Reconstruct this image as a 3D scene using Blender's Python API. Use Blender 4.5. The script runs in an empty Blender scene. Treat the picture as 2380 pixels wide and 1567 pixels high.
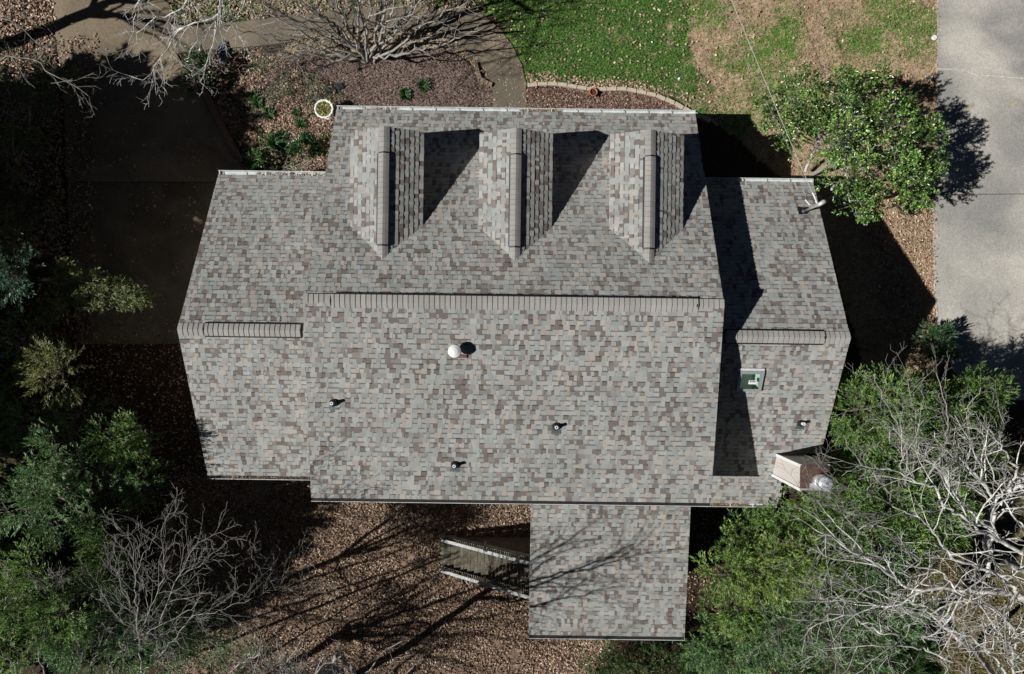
import bpy, math, random
import numpy as np
from mathutils import Vector, Matrix
R = math.radians
random.seed(7)
rng = np.random.default_rng(11)
scene = bpy.context.scene
COL = scene.collection
# ------------------------------------------------------------------ camera, sky, sun
H = 31.5            # camera height over the front yard
FPX, CX, CY = 1587.0, 1190.0, 783.5   # focal length and centre in the survey grid (2380 x 1567)
cam_d = bpy.data.cameras.new('camera'); cam = bpy.data.objects.new('camera', cam_d); COL.objects.link(cam)
cam.location = (0, 0, H); cam.rotation_euler = (0, 0, 0)
cam_d.sensor_width = 36; cam_d.lens = 36*FPX/2380; cam_d.clip_end = 400
scene.camera = cam
SHX, SHY = 1.13, 0.27                 # shadow shift per metre of height
SUNDIR = Vector((SHX, SHY, -1)).normalized()
el = math.atan2(1, math.hypot(SHX, SHY)); az = math.atan2(-SHX, -SHY)
w = bpy.data.worlds.new('World'); scene.world = w; w.use_nodes = True
nt = w.node_tree; bg = nt.nodes['Background']; sky = nt.nodes.new('ShaderNodeTexSky')
sky.sky_type = 'NISHITA'; sky.sun_disc = False; sky.sun_elevation = el; sky.sun_rotation = az % (2*math.pi)
nt.links.new(sky.outputs[0], bg.inputs[0]); bg.inputs[1].default_value = 0.05; sky.air_density = .14; sky.dust_density = .1; sky.altitude = 400
sd = bpy.data.lights.new('sun', 'SUN'); so = bpy.data.objects.new('sun', sd); COL.objects.link(so)
sd.energy = 5.0; sd.angle = R(0.5); sd.color = (1.0, .975, .935)
so.rotation_euler = SUNDIR.to_track_quat('-Z', 'Y').to_euler(); so.location = (-30, -10, 40)
scene.view_settings.view_transform = 'Standard'; scene.view_settings.look = 'None'
scene.view_settings.gamma = 1; scene.view_settings.exposure = 0.05
scene.cycles.max_bounces = 6; scene.cycles.transparent_max_bounces = 12

# ------------------------------------------------------------------ helpers
def P(px, py, z=0.0):
    D = H - z
    return np.array([(px-CX)/FPX*D, (CY-py)/FPX*D, z])
def gz(x, y):
    t = np.clip((-np.asarray(y, float)-0.5)/9.5, 0, 1)
    return -3.2*t*t*(3-2*t)
def G(px, py, dz=0.0):
    z = 0.0
    for _ in range(6):
        p = P(px, py, z+dz); z = float(gz(p[0], p[1]))
    return P(px, py, z+dz)
TH = R(-0.75)                          # the house stands slightly turned
def L(p):                              # world -> house coordinates
    c, s = math.cos(-TH), math.sin(-TH)
    return np.array([p[0]*c-p[1]*s, p[0]*s+p[1]*c, p[2]])
def onplane(px, py, a, b):             # house-plane z = a + b*y_local
    z = 4.0
    for _ in range(12):
        q = L(P(px, py, z)); z = a + b*q[1]
    return L(P(px, py, z))

MATS = {}
def mat(name, col=(.5, .5, .5), rough=.8, attr=False, noise=None, bump=0, spec=.5, metal=0, trans=0, ramp=None):
    if name in MATS: return MATS[name]
    m = bpy.data.materials.new(name); m.use_nodes = True; N = m.node_tree; b = N.nodes['Principled BSDF']
    b.inputs['Roughness'].default_value = rough; b.inputs['Metallic'].default_value = metal
    b.inputs['Specular IOR Level'].default_value = spec
    src = None
    if attr:
        a = N.nodes.new('ShaderNodeAttribute'); a.attribute_name = 'Col'; src = a.outputs['Color']
    else:
        c = N.nodes.new('ShaderNodeRGB'); c.outputs[0].default_value = (*col, 1); src = c.outputs[0]
    if noise:
        tc = N.nodes.new('ShaderNodeTexCoord')
        for sc, amt in noise:
            n = N.nodes.new('ShaderNodeTexNoise'); n.inputs['Scale'].default_value = sc; n.inputs['Detail'].default_value = 3
            N.links.new(tc.outputs['Object'], n.inputs['Vector'])
            mr = N.nodes.new('ShaderNodeMapRange'); mr.inputs[1].default_value = .3; mr.inputs[2].default_value = .7
            mr.inputs[3].default_value = 1-amt; mr.inputs[4].default_value = 1+amt
            N.links.new(n.outputs['Fac'], mr.inputs[0])
            v = N.nodes.new('ShaderNodeVectorMath'); v.operation = 'SCALE'
            N.links.new(src, v.inputs[0]); N.links.new(mr.outputs[0], v.inputs['Scale']); src = v.outputs[0]
        if bump:
            bp = N.nodes.new('ShaderNodeBump'); bp.inputs['Strength'].default_value = bump; bp.inputs['Distance'].default_value = .02
            N.links.new(n.outputs['Fac'], bp.inputs['Height']); N.links.new(bp.outputs[0], b.inputs['Normal'])
    N.links.new(src, b.inputs['Base Color'])
    if trans:
        tr = N.nodes.new('ShaderNodeBsdfTranslucent'); N.links.new(src, tr.inputs[0])
        mx = N.nodes.new('ShaderNodeMixShader'); mx.inputs[0].default_value = trans
        N.links.new(b.outputs[0], mx.inputs[1]); N.links.new(tr.outputs[0], mx.inputs[2])
        N.links.new(mx.outputs[0], N.nodes['Material Output'].inputs[0])
    MATS[name] = m
    return m

def mesh(name, V, F, m=None, parent=None, col=None, smooth=False, mi=None):
    me = bpy.data.meshes.new(name)
    if isinstance(F, np.ndarray):
        k = F.shape[1]; me.vertices.add(len(V)); me.vertices.foreach_set('co', np.asarray(V, np.float32).ravel())
        me.loops.add(F.size); me.loops.foreach_set('vertex_index', F.astype(np.int32).ravel())
        me.polygons.add(len(F)); me.polygons.foreach_set('loop_start', np.arange(0, F.size, k, dtype=np.int32))
        me.update(calc_edges=True)
    else:
        me.from_pydata([tuple(map(float, v)) for v in V], [], [tuple(map(int, f)) for f in F]); me.update()
    if col is not None:
        a = me.color_attributes.new('Col', 'FLOAT_COLOR', 'POINT')
        c = np.ones((len(V), 4), np.float32); c[:, :3] = col; a.data.foreach_set('color', c.ravel())
    if smooth: me.polygons.foreach_set('use_smooth', np.ones(len(me.polygons), bool))
    if m is not None:
        for x in (m if isinstance(m, (list, tuple)) else [m]): me.materials.append(x)
    if mi is not None: me.polygons.foreach_set('material_index', np.asarray(mi, np.int32))
    o = bpy.data.objects.new(name, me); COL.objects.link(o)
    if parent is not None: o.parent = parent
    return o
def tag(o, label=None, cat=None, group=None, kind=None):
    if label: o['label'] = label
    if cat: o['category'] = cat
    if group: o['group'] = group
    if kind: o['kind'] = kind
    return o
def empty(name, loc=(0, 0, 0), rz=0, label=None, cat=None, group=None):
    o = bpy.data.objects.new(name, None); COL.objects.link(o); o.location = tuple(map(float, loc)); o.rotation_euler = (0, 0, rz)
    o.empty_display_size = .2
    return tag(o, label, cat, group)

class MB:
    """collects simple solids, built as one mesh"""
    def __init__(s): s.V = []; s.F = []; s.C = []; s.c = (1, 1, 1)
    def add(s, V, F):
        n = len(s.V); s.V += [tuple(v) for v in V]; s.F += [tuple(i+n for i in f) for f in F]; s.C += [s.c]*len(V)
    def box(s, c, d, rz=0, rx=0, ry=0):
        M = Matrix.Rotation(rz, 3, 'Z') @ Matrix.Rotation(ry, 3, 'Y') @ Matrix.Rotation(rx, 3, 'X')
        V = []
        for k in range(8):
            v = Vector(((k & 1)-.5, ((k >> 1) & 1)-.5, ((k >> 2) & 1)-.5)); v = M @ Vector((v.x*d[0], v.y*d[1], v.z*d[2]))
            V.append((v.x+c[0], v.y+c[1], v.z+c[2]))
        s.add(V, [(0, 2, 3, 1), (4, 5, 7, 6), (0, 1, 5, 4), (2, 6, 7, 3), (0, 4, 6, 2), (1, 3, 7, 5)])
    def prism(s, poly, z0, z1):        # vertical prism from xy polygon (z can be lists)
        n = len(poly); a = z0 if hasattr(z0, '__len__') else [z0]*n; b = z1 if hasattr(z1, '__len__') else [z1]*n
        V = [(p[0], p[1], a[i]) for i, p in enumerate(poly)]+[(p[0], p[1], b[i]) for i, p in enumerate(poly)]
        s.add(V, [tuple(range(n))[::-1], tuple(range(n, 2*n))]+[(i, (i+1) % n, n+(i+1) % n, n+i) for i in range(n)])
    def beam(s, a, b, wd, h):          # rectangular bar from a to b, top face centred on the line
        a = Vector(a); b = Vector(b); t = (b-a).normalized(); sd_ = t.cross(Vector((0, 0, 1)))
        if sd_.length < 1e-3: sd_ = Vector((1, 0, 0))
        sd_.normalize(); up = sd_.cross(t)
        V = [p+sd_*x*wd/2+up*y*h for p in (a, b) for x in (-1, 1) for y in (-1, 0)]
        s.add([tuple(v) for v in V], [(0, 1, 3, 2), (4, 6, 7, 5), (0, 4, 5, 1), (2, 3, 7, 6), (0, 2, 6, 4), (1, 5, 7, 3)])
    def lathe(s, prof, c, n=24, wob=0, M=None):
        V = []; k = len(prof)
        for i in range(n):
            a = 2*math.pi*i/n
            for (r, z) in prof:
                rr = r*(1+wob*(0.5+0.5*math.cos(a*14)))
                v = Vector((rr*math.cos(a), rr*math.sin(a), z))
                if M is not None: v = M @ v
                V.append((c[0]+v.x, c[1]+v.y, c[2]+v.z))
        F = [(i*k+j, ((i+1) % n)*k+j, ((i+1) % n)*k+j+1, i*k+j+1) for i in range(n) for j in range(k-1)]
        s.add(V, F)
    def tube(s, pts, r, n=8, r1=None):
        V, F = tube(np.array(pts, float), np.linspace(r, r if r1 is None else r1, len(pts)), n)
        s.add([tuple(v) for v in V], [tuple(f) for f in F]); 
        m = len(s.V)-len(V); s.F.append(tuple(m+i for i in range(n))[::-1]); s.F.append(tuple(m+len(V)-n+i for i in range(n)))
    def build(s, name, m, parent=None, smooth=False, attr=False):
        return mesh(name, s.V, s.F, m, parent, col=np.array(s.C) if attr else None, smooth=smooth)

def tube(pts, rad, n):
    k = len(pts); T = np.gradient(pts, axis=0); T /= np.linalg.norm(T, axis=1, keepdims=True)+1e-9
    ref = np.array([0, 0, 1.0]) if abs(T[:, 2]).mean() < .8 else np.array([1.0, 0, 0])
    A = np.cross(T, ref); A /= np.linalg.norm(A, axis=1, keepdims=True)+1e-9; B = np.cross(T, A)
    an = np.arange(n)*2*math.pi/n
    V = pts[:, None, :]+(A[:, None, :]*np.cos(an)[None, :, None]+B[:, None, :]*np.sin(an)[None, :, None])*rad[:, None, None]
    i = np.arange(k-1)[:, None]*n; j = np.arange(n)[None, :]; j2 = (j+1) % n
    F = np.stack([i+j, i+j2, i+n+j2, i+n+j], -1).reshape(-1, 4)
    return V.reshape(-1, 3), F
class Tubes:
    def __init__(s): s.V = []; s.F = []; s.n = 0
    def add(s, pts, r0, r1):
        pts = np.asarray(pts, float)
        n = 7 if r0 > .08 else 5 if r0 > .03 else 4 if r0 > .015 else 3
        V, F = tube(pts, np.linspace(r0, r1, len(pts)), n); s.V.append(V); s.F.append(F+s.n); s.n += len(V)
    def build(s, name, m, parent, col=None):
        return mesh(name, np.concatenate(s.V), np.concatenate(s.F), m, parent, smooth=True)

def unit(v): v = np.asarray(v, float); return v/(np.linalg.norm(v)+1e-9)
def smooth_path(P0, seg=.3, jit=.04):
    P0 = np.asarray(P0, float); out = []
    Q = np.vstack([2*P0[0]-P0[1], P0, 2*P0[-1]-P0[-2]])
    for i in range(1, len(Q)-2):
        n = max(2, int(np.linalg.norm(Q[i+1]-Q[i])/seg))
        for k in range(n):
            t = k/n; a, b, c, d = Q[i-1], Q[i], Q[i+1], Q[i+2]
            out.append(.5*((2*b)+(-a+c)*t+(2*a-5*b+4*c-d)*t*t+(-a+3*b-3*c+d)*t**3))
    out.append(P0[-1]); out = np.array(out); out[1:-1] += rng.normal(0, jit, (len(out)-2, 3)); return out
def wander(p, d, length, seg, jit, up):
    n = max(2, int(length/seg)); pts = [p]; d = unit(d)
    for i in range(n):
        d = unit(d+rng.normal(0, jit, 3)+np.array([0, 0, up])); p = p+d*length/n; pts.append(p)
    return np.array(pts)
def sprout(T, pts, r0, r1, lvl, maxl, space, ratio=.45, up=.04, ang=(30, 60), lmin=.25, tips=None, start=.15, flat=1.0):
    T.add(pts, r0, r1)
    if lvl >= maxl:
        if tips is not None: tips.append(pts[-1])
        return
    segs = np.linalg.norm(np.diff(pts, axis=0), axis=1); Ltot = segs.sum(); cum = np.concatenate([[0], np.cumsum(segs)])
    s = Ltot*start+rng.uniform(0, space)
    while s < Ltot:
        i = min(np.searchsorted(cum, s)-1, len(pts)-2); i = max(i, 0); t = (s-cum[i])/max(segs[i], 1e-6)
        p = pts[i]*(1-t)+pts[i+1]*t; d = unit(pts[i+1]-pts[i])
        ax = rng.normal(0, 1, 3); ax = unit(np.cross(d, ax)); a = R(rng.uniform(*ang))
        nd = d*math.cos(a)+ax*math.sin(a); nd[2] *= flat
        f = s/Ltot; ln = max(lmin, Ltot*ratio*rng.uniform(.55, 1.2)*(1-.55*f))
        ln = min(ln, 2.6)
        rr = (r0+(r1-r0)*f)*rng.uniform(.45, .7); rr = max(rr, .006)
        sprout(T, wander(p, nd, ln, .18 if ln < 1 else .28, .16, up), rr, max(.004, rr*.35), lvl+1, maxl, space*rng.uniform(.75, 1.0) if lvl else space*.8, ratio, up, ang, lmin, tips, .2, flat)
        s += space*rng.uniform(.6, 1.4)

def leaves(pos, d, ln, wd, cols, droop=.15):
    """folded pointed leaf for every row"""
    n = len(pos); d = d/(np.linalg.norm(d, axis=1, keepdims=True)+1e-9)
    rnd = rng.normal(0, .8, (n, 3)) + np.array([-.7, -.2, 1.6])
    s = np.cross(d, rnd); s /= np.linalg.norm(s, axis=1, keepdims=True)+1e-9; up = np.cross(s, d)
    ln = ln[:, None]; wd = wd[:, None]
    mid = pos+d*ln*.45+up*wd*.25
    V = np.stack([pos, mid+s*wd*.5-up*wd*.2, pos+d*ln-up*ln*droop, mid-s*wd*.5-up*wd*.2], 1).reshape(-1, 3)
    b = np.arange(n)[:, None]*4
    F = np.concatenate([b+np.array([[0, 1, 2]]), b+np.array([[0, 2, 3]])], 0)
    return V, F, np.repeat(cols, 4, axis=0)
def palette(n, pal, wts, var=.2):
    pal = np.array(pal); i = rng.choice(len(pal), n, p=np.array(wts)/sum(wts))
    return np.clip(pal[i]*(1+rng.normal(0, var, (n, 1)))*(1+rng.normal(0, .06, (n, 3))), .005, 1)
def shoots(clusters, nsh, crad, nleaf, shl, ln, wd, pal, wts, updir=.7, out=1.0, spread=.6, cvar=.25):
    """clusters: list of (centre, outward dir). returns leaf arrays"""
    C = np.array([c[0] for c in clusters]); O = np.array([unit(c[1]) for c in clusters])
    k = len(C)*nsh; c = np.repeat(C, nsh, 0); o = np.repeat(O, nsh, 0)
    off = rng.normal(0, 1, (k, 3)); off /= np.linalg.norm(off, axis=1, keepdims=True); off *= crad*rng.uniform(.2, 1, (k, 1))**.6
    base = c+off*np.array([1, 1, .7]); sd_ = o*out+np.array([0, 0, updir])+off/crad*.8+rng.normal(0, .25, (k, 3))
    sd_ /= np.linalg.norm(sd_, axis=1, keepdims=True)
    t = np.tile(np.linspace(.15, 1, nleaf), k); b = np.repeat(base, nleaf, 0); D = np.repeat(sd_, nleaf, 0)
    n = len(b); pos = b+D*(t[:, None]*shl); r = rng.normal(0, 1, (n, 3)); r -= (r*D).sum(1, keepdims=True)*D
    r /= np.linalg.norm(r, axis=1, keepdims=True)
    d = D*(1-.5*spread)+r*spread*(1.25-.6*t[:, None])
    tint = np.repeat(np.repeat(1+rng.normal(0, cvar, (len(C), 1)), nsh, 0), nleaf, 0)
    cols = np.clip(palette(n, pal, wts)*tint, .005, 1)
    return leaves(pos, d, rng.uniform(.75, 1.2, n)*ln, rng.uniform(.8, 1.2, n)*wd, cols)

# ------------------------------------------------------------------ materials
M_leaf = mat('evergreen_leaf', attr=True, rough=.4, spec=.5, trans=.33)
M_gloss = mat('waxy_leaf', attr=True, rough=.28, spec=.6, trans=.12)
M_bark = mat('grey_bark', (.30, .285, .26), .9, noise=[(6, .35), (40, .2)])
M_white = mat('pale_bark', (.54, .53, .50), .85, noise=[(2.5, .5), (14, .4)])
M_dark = mat('brown_bark', (.13, .105, .085), .9, noise=[(5, .3), (30, .2)])
M_shingle = mat('shingle', attr=True, rough=.9, spec=.2, noise=[(.35, .07), (1.3, .06), (60, .12)])
M_trim = mat('white_trim', (.62, .63, .62), .5, noise=[(9, .08)])
M_siding = mat('cream_siding', (.52, .46, .41), .7, noise=[(3, .05)])
M_black = mat('black_rubber', (.012, .012, .014), .5)
M_gut = mat('white_gutter', (.55, .58, .58), .45, noise=[(2.5, .15), (20, .12)])
M_whitep = mat('white_plastic', (.78, .78, .77), .4)

# ================================================================== ground
EXT = 29
def inpoly(px, py, poly):
    poly = np.array(poly, float); r = np.zeros(px.shape, bool); n = len(poly); j = n-1
    for i in range(n):
        xi, yi = poly[i]; xj, yj = poly[j]
        with np.errstate(divide='ignore', invalid='ignore'):
            c = ((yi > py) != (yj > py)) & (px < (xj-xi)*(py-yi)/(yj-yi+1e-12)+xi)
        r ^= c; j = i
    return r
def vnoise(x, y, s, seed):
    r = np.random.default_rng(seed); g = r.random((128, 128)); x = x/s+40; y = y/s+40
    xi = np.floor(x).astype(int); yi = np.floor(y).astype(int); fx = x-xi; fy = y-yi; fx = fx*fx*(3-2*fx); fy = fy*fy*(3-2*fy)
    a = g[xi % 128, yi % 128]; b = g[(xi+1) % 128, yi % 128]; c = g[xi % 128, (yi+1) % 128]; d = g[(xi+1) % 128, (yi+1) % 128]
    return (a*(1-fx)+b*fx)*(1-fy)+(c*(1-fx)+d*fx)*fy
def fbm(x, y, s, seed): return .5*vnoise(x, y, s, seed)+.3*vnoise(x, y, s/2.1, seed+1)+.2*vnoise(x, y, s/4.3, seed+2)
LAWN = [(1120, -400), (1615, -400), (1600, 40), (1590, 95), (1625, 150), (1655, 200), (1665, 262), (1600, 262), (1500, 205), (1380, 196), (1225, 192), (1205, 110), (1150, 40), (1130, 0)]
TAN = [(1590, -400), (2185, -400), (2180, 900), (2020, 900), (1900, 480), (1640, 262), (1600, 100)]
MULCH = [(560, 300), (600, 140), (700, 118), (850, 128), (1050, 105), (1110, 170), (1145, 190), (1145, 262), (770, 262), (700, 255)]
MULCH2 = [(1222, 205), (1500, 215), (1615, 262), (1222, 262)]
STRAW = [(640, 128), (720, 72), (900, 74), (1010, 74), (1080, 104), (1128, 160), (1143, 200), (1112, 190), (1095, 145), (1040, 110), (860, 130), (700, 130)]
LITTER = [(430, 1110), (1240, 1110), (1240, 1460), (1420, 1470), (1350, 1900), (500, 1900), (380, 1500), (360, 1250)]
BEDL = [(470, 130), (600, 110), (780, 200), (780, 420), (575, 420), (480, 230)]
STRIP = [(390, -200), (1120, -200), (1130, 30), (900, 12), (560, 50), (395, 60)]
OLIVE = [(2270, 1060), (2700, 950), (2700, 1900), (2180, 1900), (2150, 1250)]
def ground_col(x, y):
    """real surface colours of the yard, by place"""
    z = gz(x, y); px = CX+x/(H-z)*FPX; py = CY-y/(H-z)*FPX
    wx = (fbm(x, y, 1.3, 5)-.5)*60+(fbm(x, y, .35, 9)-.5)*24; wy = (fbm(x, y, 1.3, 15)-.5)*60+(fbm(x, y, .35, 19)-.5)*24
    qx, qy = px+wx, py+wy; sx, sy = px+wx*.3, py+wy*.3
    n1 = fbm(x, y, 2.2, 31); n2 = fbm(x, y, .5, 41); n3 = vnoise(x, y, .13, 51)
    c = np.zeros(x.shape+(3,)); c[:] = (.055, .036, .024); g = np.zeros(x.shape)
    def put(mask, a, b, t): c[mask] = (np.array(a)*(1-t[..., None])+np.array(b)*t[..., None])[mask]
    gr = np.clip((n2*.7+n3*.5)*1.0, 0, 1)
    put(inpoly(qx, qy, OLIVE), (.12, .085, .045), (.09, .10, .035), gr)
    put(inpoly(sx, sy, LITTER), (.10, .068, .048), (.28, .20, .145), np.clip(gr*.6+n1*.5, 0, 1))
    put(inpoly(qx, qy, BEDL), (.13, .085, .06), (.24, .17, .12), gr)
    put(inpoly(qx, qy, STRIP), (.12, .10, .06), (.10, .15, .05), gr)
    put(inpoly(sx, sy, MULCH), (.10, .07, .06), (.22, .16, .135), np.clip(gr*.6+n1*.6, 0, 1))
    put(inpoly(px, py, STRAW), (.24, .19, .13), (.42, .35, .25), gr)
    put(inpoly(sx, sy, TAN), (.21, .135, .085), (.44, .29, .19), gr)
    lawn = inpoly(qx, qy, LAWN)
    e = lambda a, b, rx, ry: ((px-a)/rx)**2+((py-b)/ry)**2
    patch = np.minimum.reduce([e(2060, 70, 120, 95), e(1760, 160, 90, 120), e(1700, 250, 70, 70), e(1830, 90, 40, 90), e(1660, 20, 60, 60), e(1920, 240, 150, 40)])
    tanm = inpoly(sx, sy, TAN); rnd = np.random.default_rng(3).random(x.shape)
    wt = np.clip(.5+(.40-(patch+(n1-.5)*2.2+(n2-.5)*1.4))*.36, .08, .88)
    wl = np.clip(1.25-(fbm(x, y, .8, 77)-.35)*1.9+np.clip((1560-px)/300, -.4, .2)-np.clip((py-150)/260, 0, .35)*0.6, .25, .97)
    wgt = np.where(lawn, wl, np.where(tanm, wt, 0)); q = np.clip((wgt-rnd*.6-n3*.4)*2.4+.5, 0, 1)[..., None]
    k_ = lawn | tanm; cg = np.array((.055, .12, .022))*(1-gr[..., None])+np.array((.14, .26, .05))*gr[..., None]
    ct = np.array((.20, .145, .09))*(1-gr[..., None])+np.array((.44, .325, .215))*gr[..., None]
    c[k_] = (ct*(1-q)+cg*q)[k_]; g[k_] = wgt[k_]; gm = k_ & (wgt > .5)
    put(inpoly(sx, sy, MULCH2), (.12, .07, .055), (.26, .165, .125), gr)
    wd = (inpoly(qx, qy, BEDL) | inpoly(qx, qy, STRIP)) & (fbm(x, y, .7, 88) > .57)
    put(wd, (.03, .07, .02), (.09, .17, .05), gr); g[wd] = 1
    return c, g, tanm & ~gm
st = .11
xs = np.arange(-EXT, EXT+st, st); ys = np.arange(-18, 25+st, st)
X, Y = np.meshgrid(xs, ys); Z = gz(X, Y)+(fbm(X, Y, 1.1, 3)-.5)*.05+(vnoise(X, Y, .2, 4)-.5)*.03
C, Gm, Tm = ground_col(X, Y)
nx, ny = X.shape[1], X.shape[0]
idx = np.arange(nx*ny).reshape(ny, nx)
F = np.stack([idx[:-1, :-1], idx[:-1, 1:], idx[1:, 1:], idx[1:, :-1]], -1).reshape(-1, 4)
def ground_mat():
    m = mat('yard_ground', attr=True, rough=.95, spec=.15, noise=[(1.2, .12), (9, .35), (26, .55)], bump=.8)
    return m
gr_ = mesh('ground', np.stack([X, Y, Z-.03], -1).reshape(-1, 3), F, ground_mat(), col=C.reshape(-1, 3), smooth=True)
tag(gr_, kind='structure')
# the land carries on beyond the yard
B = 400; rx0, rx1, ry0, ry1 = -EXT+.2, xs[-1]-.2, -17.8, ys[-1]-.2
V = [(-B, -B, -3.3), (B, -B, -3.3), (B, ry0, -3.3), (-B, ry0, -3.3), (-B, ry0, -3.3), (rx0, ry0, -3.3), (rx0, ry1, -.12), (-B, ry1, -.12), (rx1, ry0, -3.3), (B, ry0, -3.3), (B, ry1, -.12), (rx1, ry1, -.12), (-B, ry1, -.12), (B, ry1, -.12), (B, B, -.12), (-B, B, -.12)]
tag(mesh('terrain', V, [(0, 1, 2, 3), (4, 5, 6, 7), (8, 9, 10, 11), (12, 13, 14, 15)], mat('far_ground', (.09, .085, .05), .95, noise=[(.3, .3), (6, .4)])), kind='structure')

def sheet(name, lp, rp, dz, m, thick=.1, sub=None):
    """paved strip from paired edge points given on the survey grid"""
    V = []; 
    for a, b in zip(lp, rp):
        for q in (a, b):
            p = G(*q); V.append((p[0], p[1], float(gz(p[0], p[1]))+dz))
    n = len(lp); V2 = V+[(x, y, z-thick-.1) for x, y, z in V]; k = 2*n; F = []
    for i in range(n-1):
        a = 2*i; F += [(a, a+1, a+3, a+2), (a+k, a+2+k, a+3+k, a+1+k), (a, a+2, a+2+k, a+k), (a+1, a+1+k, a+3+k, a+3)]
    F += [(0, k, k+1, 1), (k-2, k-1, 2*k-1, 2*k-2)]
    return mesh(name, V2, F, m)
def concrete(name, col, stain, scl=.35):
    m = bpy.data.materials.new(name); m.use_nodes = True; N = m.node_tree; b = N.nodes['Principled BSDF']; b.inputs['Roughness'].default_value = .9
    b.inputs['Specular IOR Level'].default_value = .25
    tc = N.nodes.new('ShaderNodeTexCoord'); n = N.nodes.new('ShaderNodeTexNoise'); n.inputs['Scale'].default_value = scl; n.inputs['Detail'].default_value = 5
    n.inputs['Distortion'].default_value = .6
    N.links.new(tc.outputs['Object'], n.inputs['Vector']); r = N.nodes.new('ShaderNodeValToRGB')
    r.color_ramp.elements[0].position = .38; r.color_ramp.elements[0].color = (*stain, 1); r.color_ramp.elements[1].position = .62; r.color_ramp.elements[1].color = (*col, 1)
    N.links.new(n.outputs['Fac'], r.inputs[0]); src = r.outputs[0]
    for sc, lo, hi in ((14, .86, 1.14), (38, .78, 1.25)):
        n2 = N.nodes.new('ShaderNodeTexNoise'); n2.inputs['Scale'].default_value = sc; n2.inputs['Detail'].default_value = 2
        N.links.new(tc.outputs['Object'], n2.inputs['Vector'])
        mr = N.nodes.new('ShaderNodeMapRange'); mr.inputs[1].default_value = .32; mr.inputs[2].default_value = .68; mr.inputs[3].default_value = lo; mr.inputs[4].default_value = hi
        N.links.new(n2.outputs['Fac'], mr.inputs[0]); v = N.nodes.new('ShaderNodeVectorMath'); v.operation = 'SCALE'
        N.links.new(src, v.inputs[0]); N.links.new(mr.outputs[0], v.inputs['Scale']); src = v.outputs[0]
    v = N.nodes.new('ShaderNodeTexVoronoi'); v.inputs['Scale'].default_value = 5; N.links.new(tc.outputs['Object'], v.inputs['Vector'])
    lt = N.nodes.new('ShaderNodeMath'); lt.operation = 'LESS_THAN'; lt.inputs[1].default_value = .05; N.links.new(v.outputs['Distance'], lt.inputs[0])
    mx = N.nodes.new('ShaderNodeMix'); mx.data_type = 'RGBA'; N.links.new(lt.outputs[0], mx.inputs[0]); N.links.new(src, mx.inputs[6]); mx.inputs[7].default_value = (.45, .43, .38, 1)
    N.links.new(mx.outputs[2], b.inputs['Base Color'])
    bp = N.nodes.new('ShaderNodeBump'); bp.inputs['Strength'].default_value = .3; bp.inputs['Distance'].default_value = .01
    N.links.new(n2.outputs['Fac'], bp.inputs['Height']); N.links.new(bp.outputs[0], b.inputs['Normal'])
    return m
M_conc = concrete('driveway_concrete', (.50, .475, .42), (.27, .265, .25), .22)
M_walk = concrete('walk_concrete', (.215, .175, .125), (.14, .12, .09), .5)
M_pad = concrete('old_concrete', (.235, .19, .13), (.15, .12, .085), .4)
M_pad2 = concrete('shaded_concrete', (.18, .15, .105), (.10, .085, .06), .5)  # darker copy of the pad concrete, tree shade put into its colour
# right driveway in two slabs with an open joint, rougher patch where a crack runs
dl = [(2181, -420), (2181, 0), (2178, 165)]; dr = [(3000, -420), (3000, 0), (3000, 178)]
tag(sheet('driveway', [(2181, -420), (2180, 0), (2178, 160), (2176, 300), (2172, 452)], [(3000, -420), (3000, 0), (3000, 160), (3000, 300), (3000, 446)], .03, M_conc), kind='structure')
tag(sheet('driveway', [(2172, 453.6), (2170, 560), (2172, 700), (2185, 800), (2215, 860), (2260, 930)], [(3000, 447.6), (3000, 560), (3000, 700), (3000, 800), (3000, 860), (3000, 930)], .03, M_conc), kind='structure')
walk_o = [(380, 62), (470, 58), (560, 50), (640, 40), (760, 27), (900, 14), (1000, 10), (1070, 16), (1120, 34), (1160, 66), (1190, 105), (1212, 150), (1223, 195), (1223, 300)]
walk_i = [(380, 128), (470, 118), (560, 110), (640, 103), (740, 86), (860, 74), (940, 72), (1000, 77), (1040, 92), (1080, 115), (1112, 145), (1135, 178), (1145, 210), (1145, 300)]
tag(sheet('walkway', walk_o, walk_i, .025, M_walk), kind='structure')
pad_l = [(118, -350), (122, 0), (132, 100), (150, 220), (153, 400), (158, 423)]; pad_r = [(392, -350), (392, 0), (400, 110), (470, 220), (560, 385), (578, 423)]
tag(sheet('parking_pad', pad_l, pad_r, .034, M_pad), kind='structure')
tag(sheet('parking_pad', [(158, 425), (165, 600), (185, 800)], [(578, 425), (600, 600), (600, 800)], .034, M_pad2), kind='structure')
# crack and patches in the right driveway
cr = [(2176, 160), (2205, 161), (2240, 164), (2275, 176), (2300, 176), (2345, 180), (2380, 182), (2430, 190)]
mb = MB()
for a, b in zip(cr[:-1], cr[1:]):
    A, Bq = G(*a, dz=.033), G(*b, dz=.033); mb.beam(A, Bq, .03, .004)
tag(mb.build('driveway_crack', mat('crack_filler', (.6, .58, .52), .9, noise=[(9, .4)])), kind='structure')
mb = MB()
for (a, b, rx, ry, ang) in ((2249, 249, 17, 7, .4), (2355, 240, 18, 8, .5)):
    p = G(a, b); q = [(p[0]+rx/50*math.cos(t)*math.cos(ang)-ry/50*math.sin(t)*math.sin(ang), p[1]+rx/50*math.cos(t)*math.sin(ang)+ry/50*math.sin(t)*math.cos(ang)) for t in np.linspace(0, 6.28, 18)[:-1]]
    mb.prism(q, .02, .036)
tag(mb.build('driveway_patch', mat('patch_mortar', (.36, .34, .27), .9, noise=[(6, .2)])), kind='structure')

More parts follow.
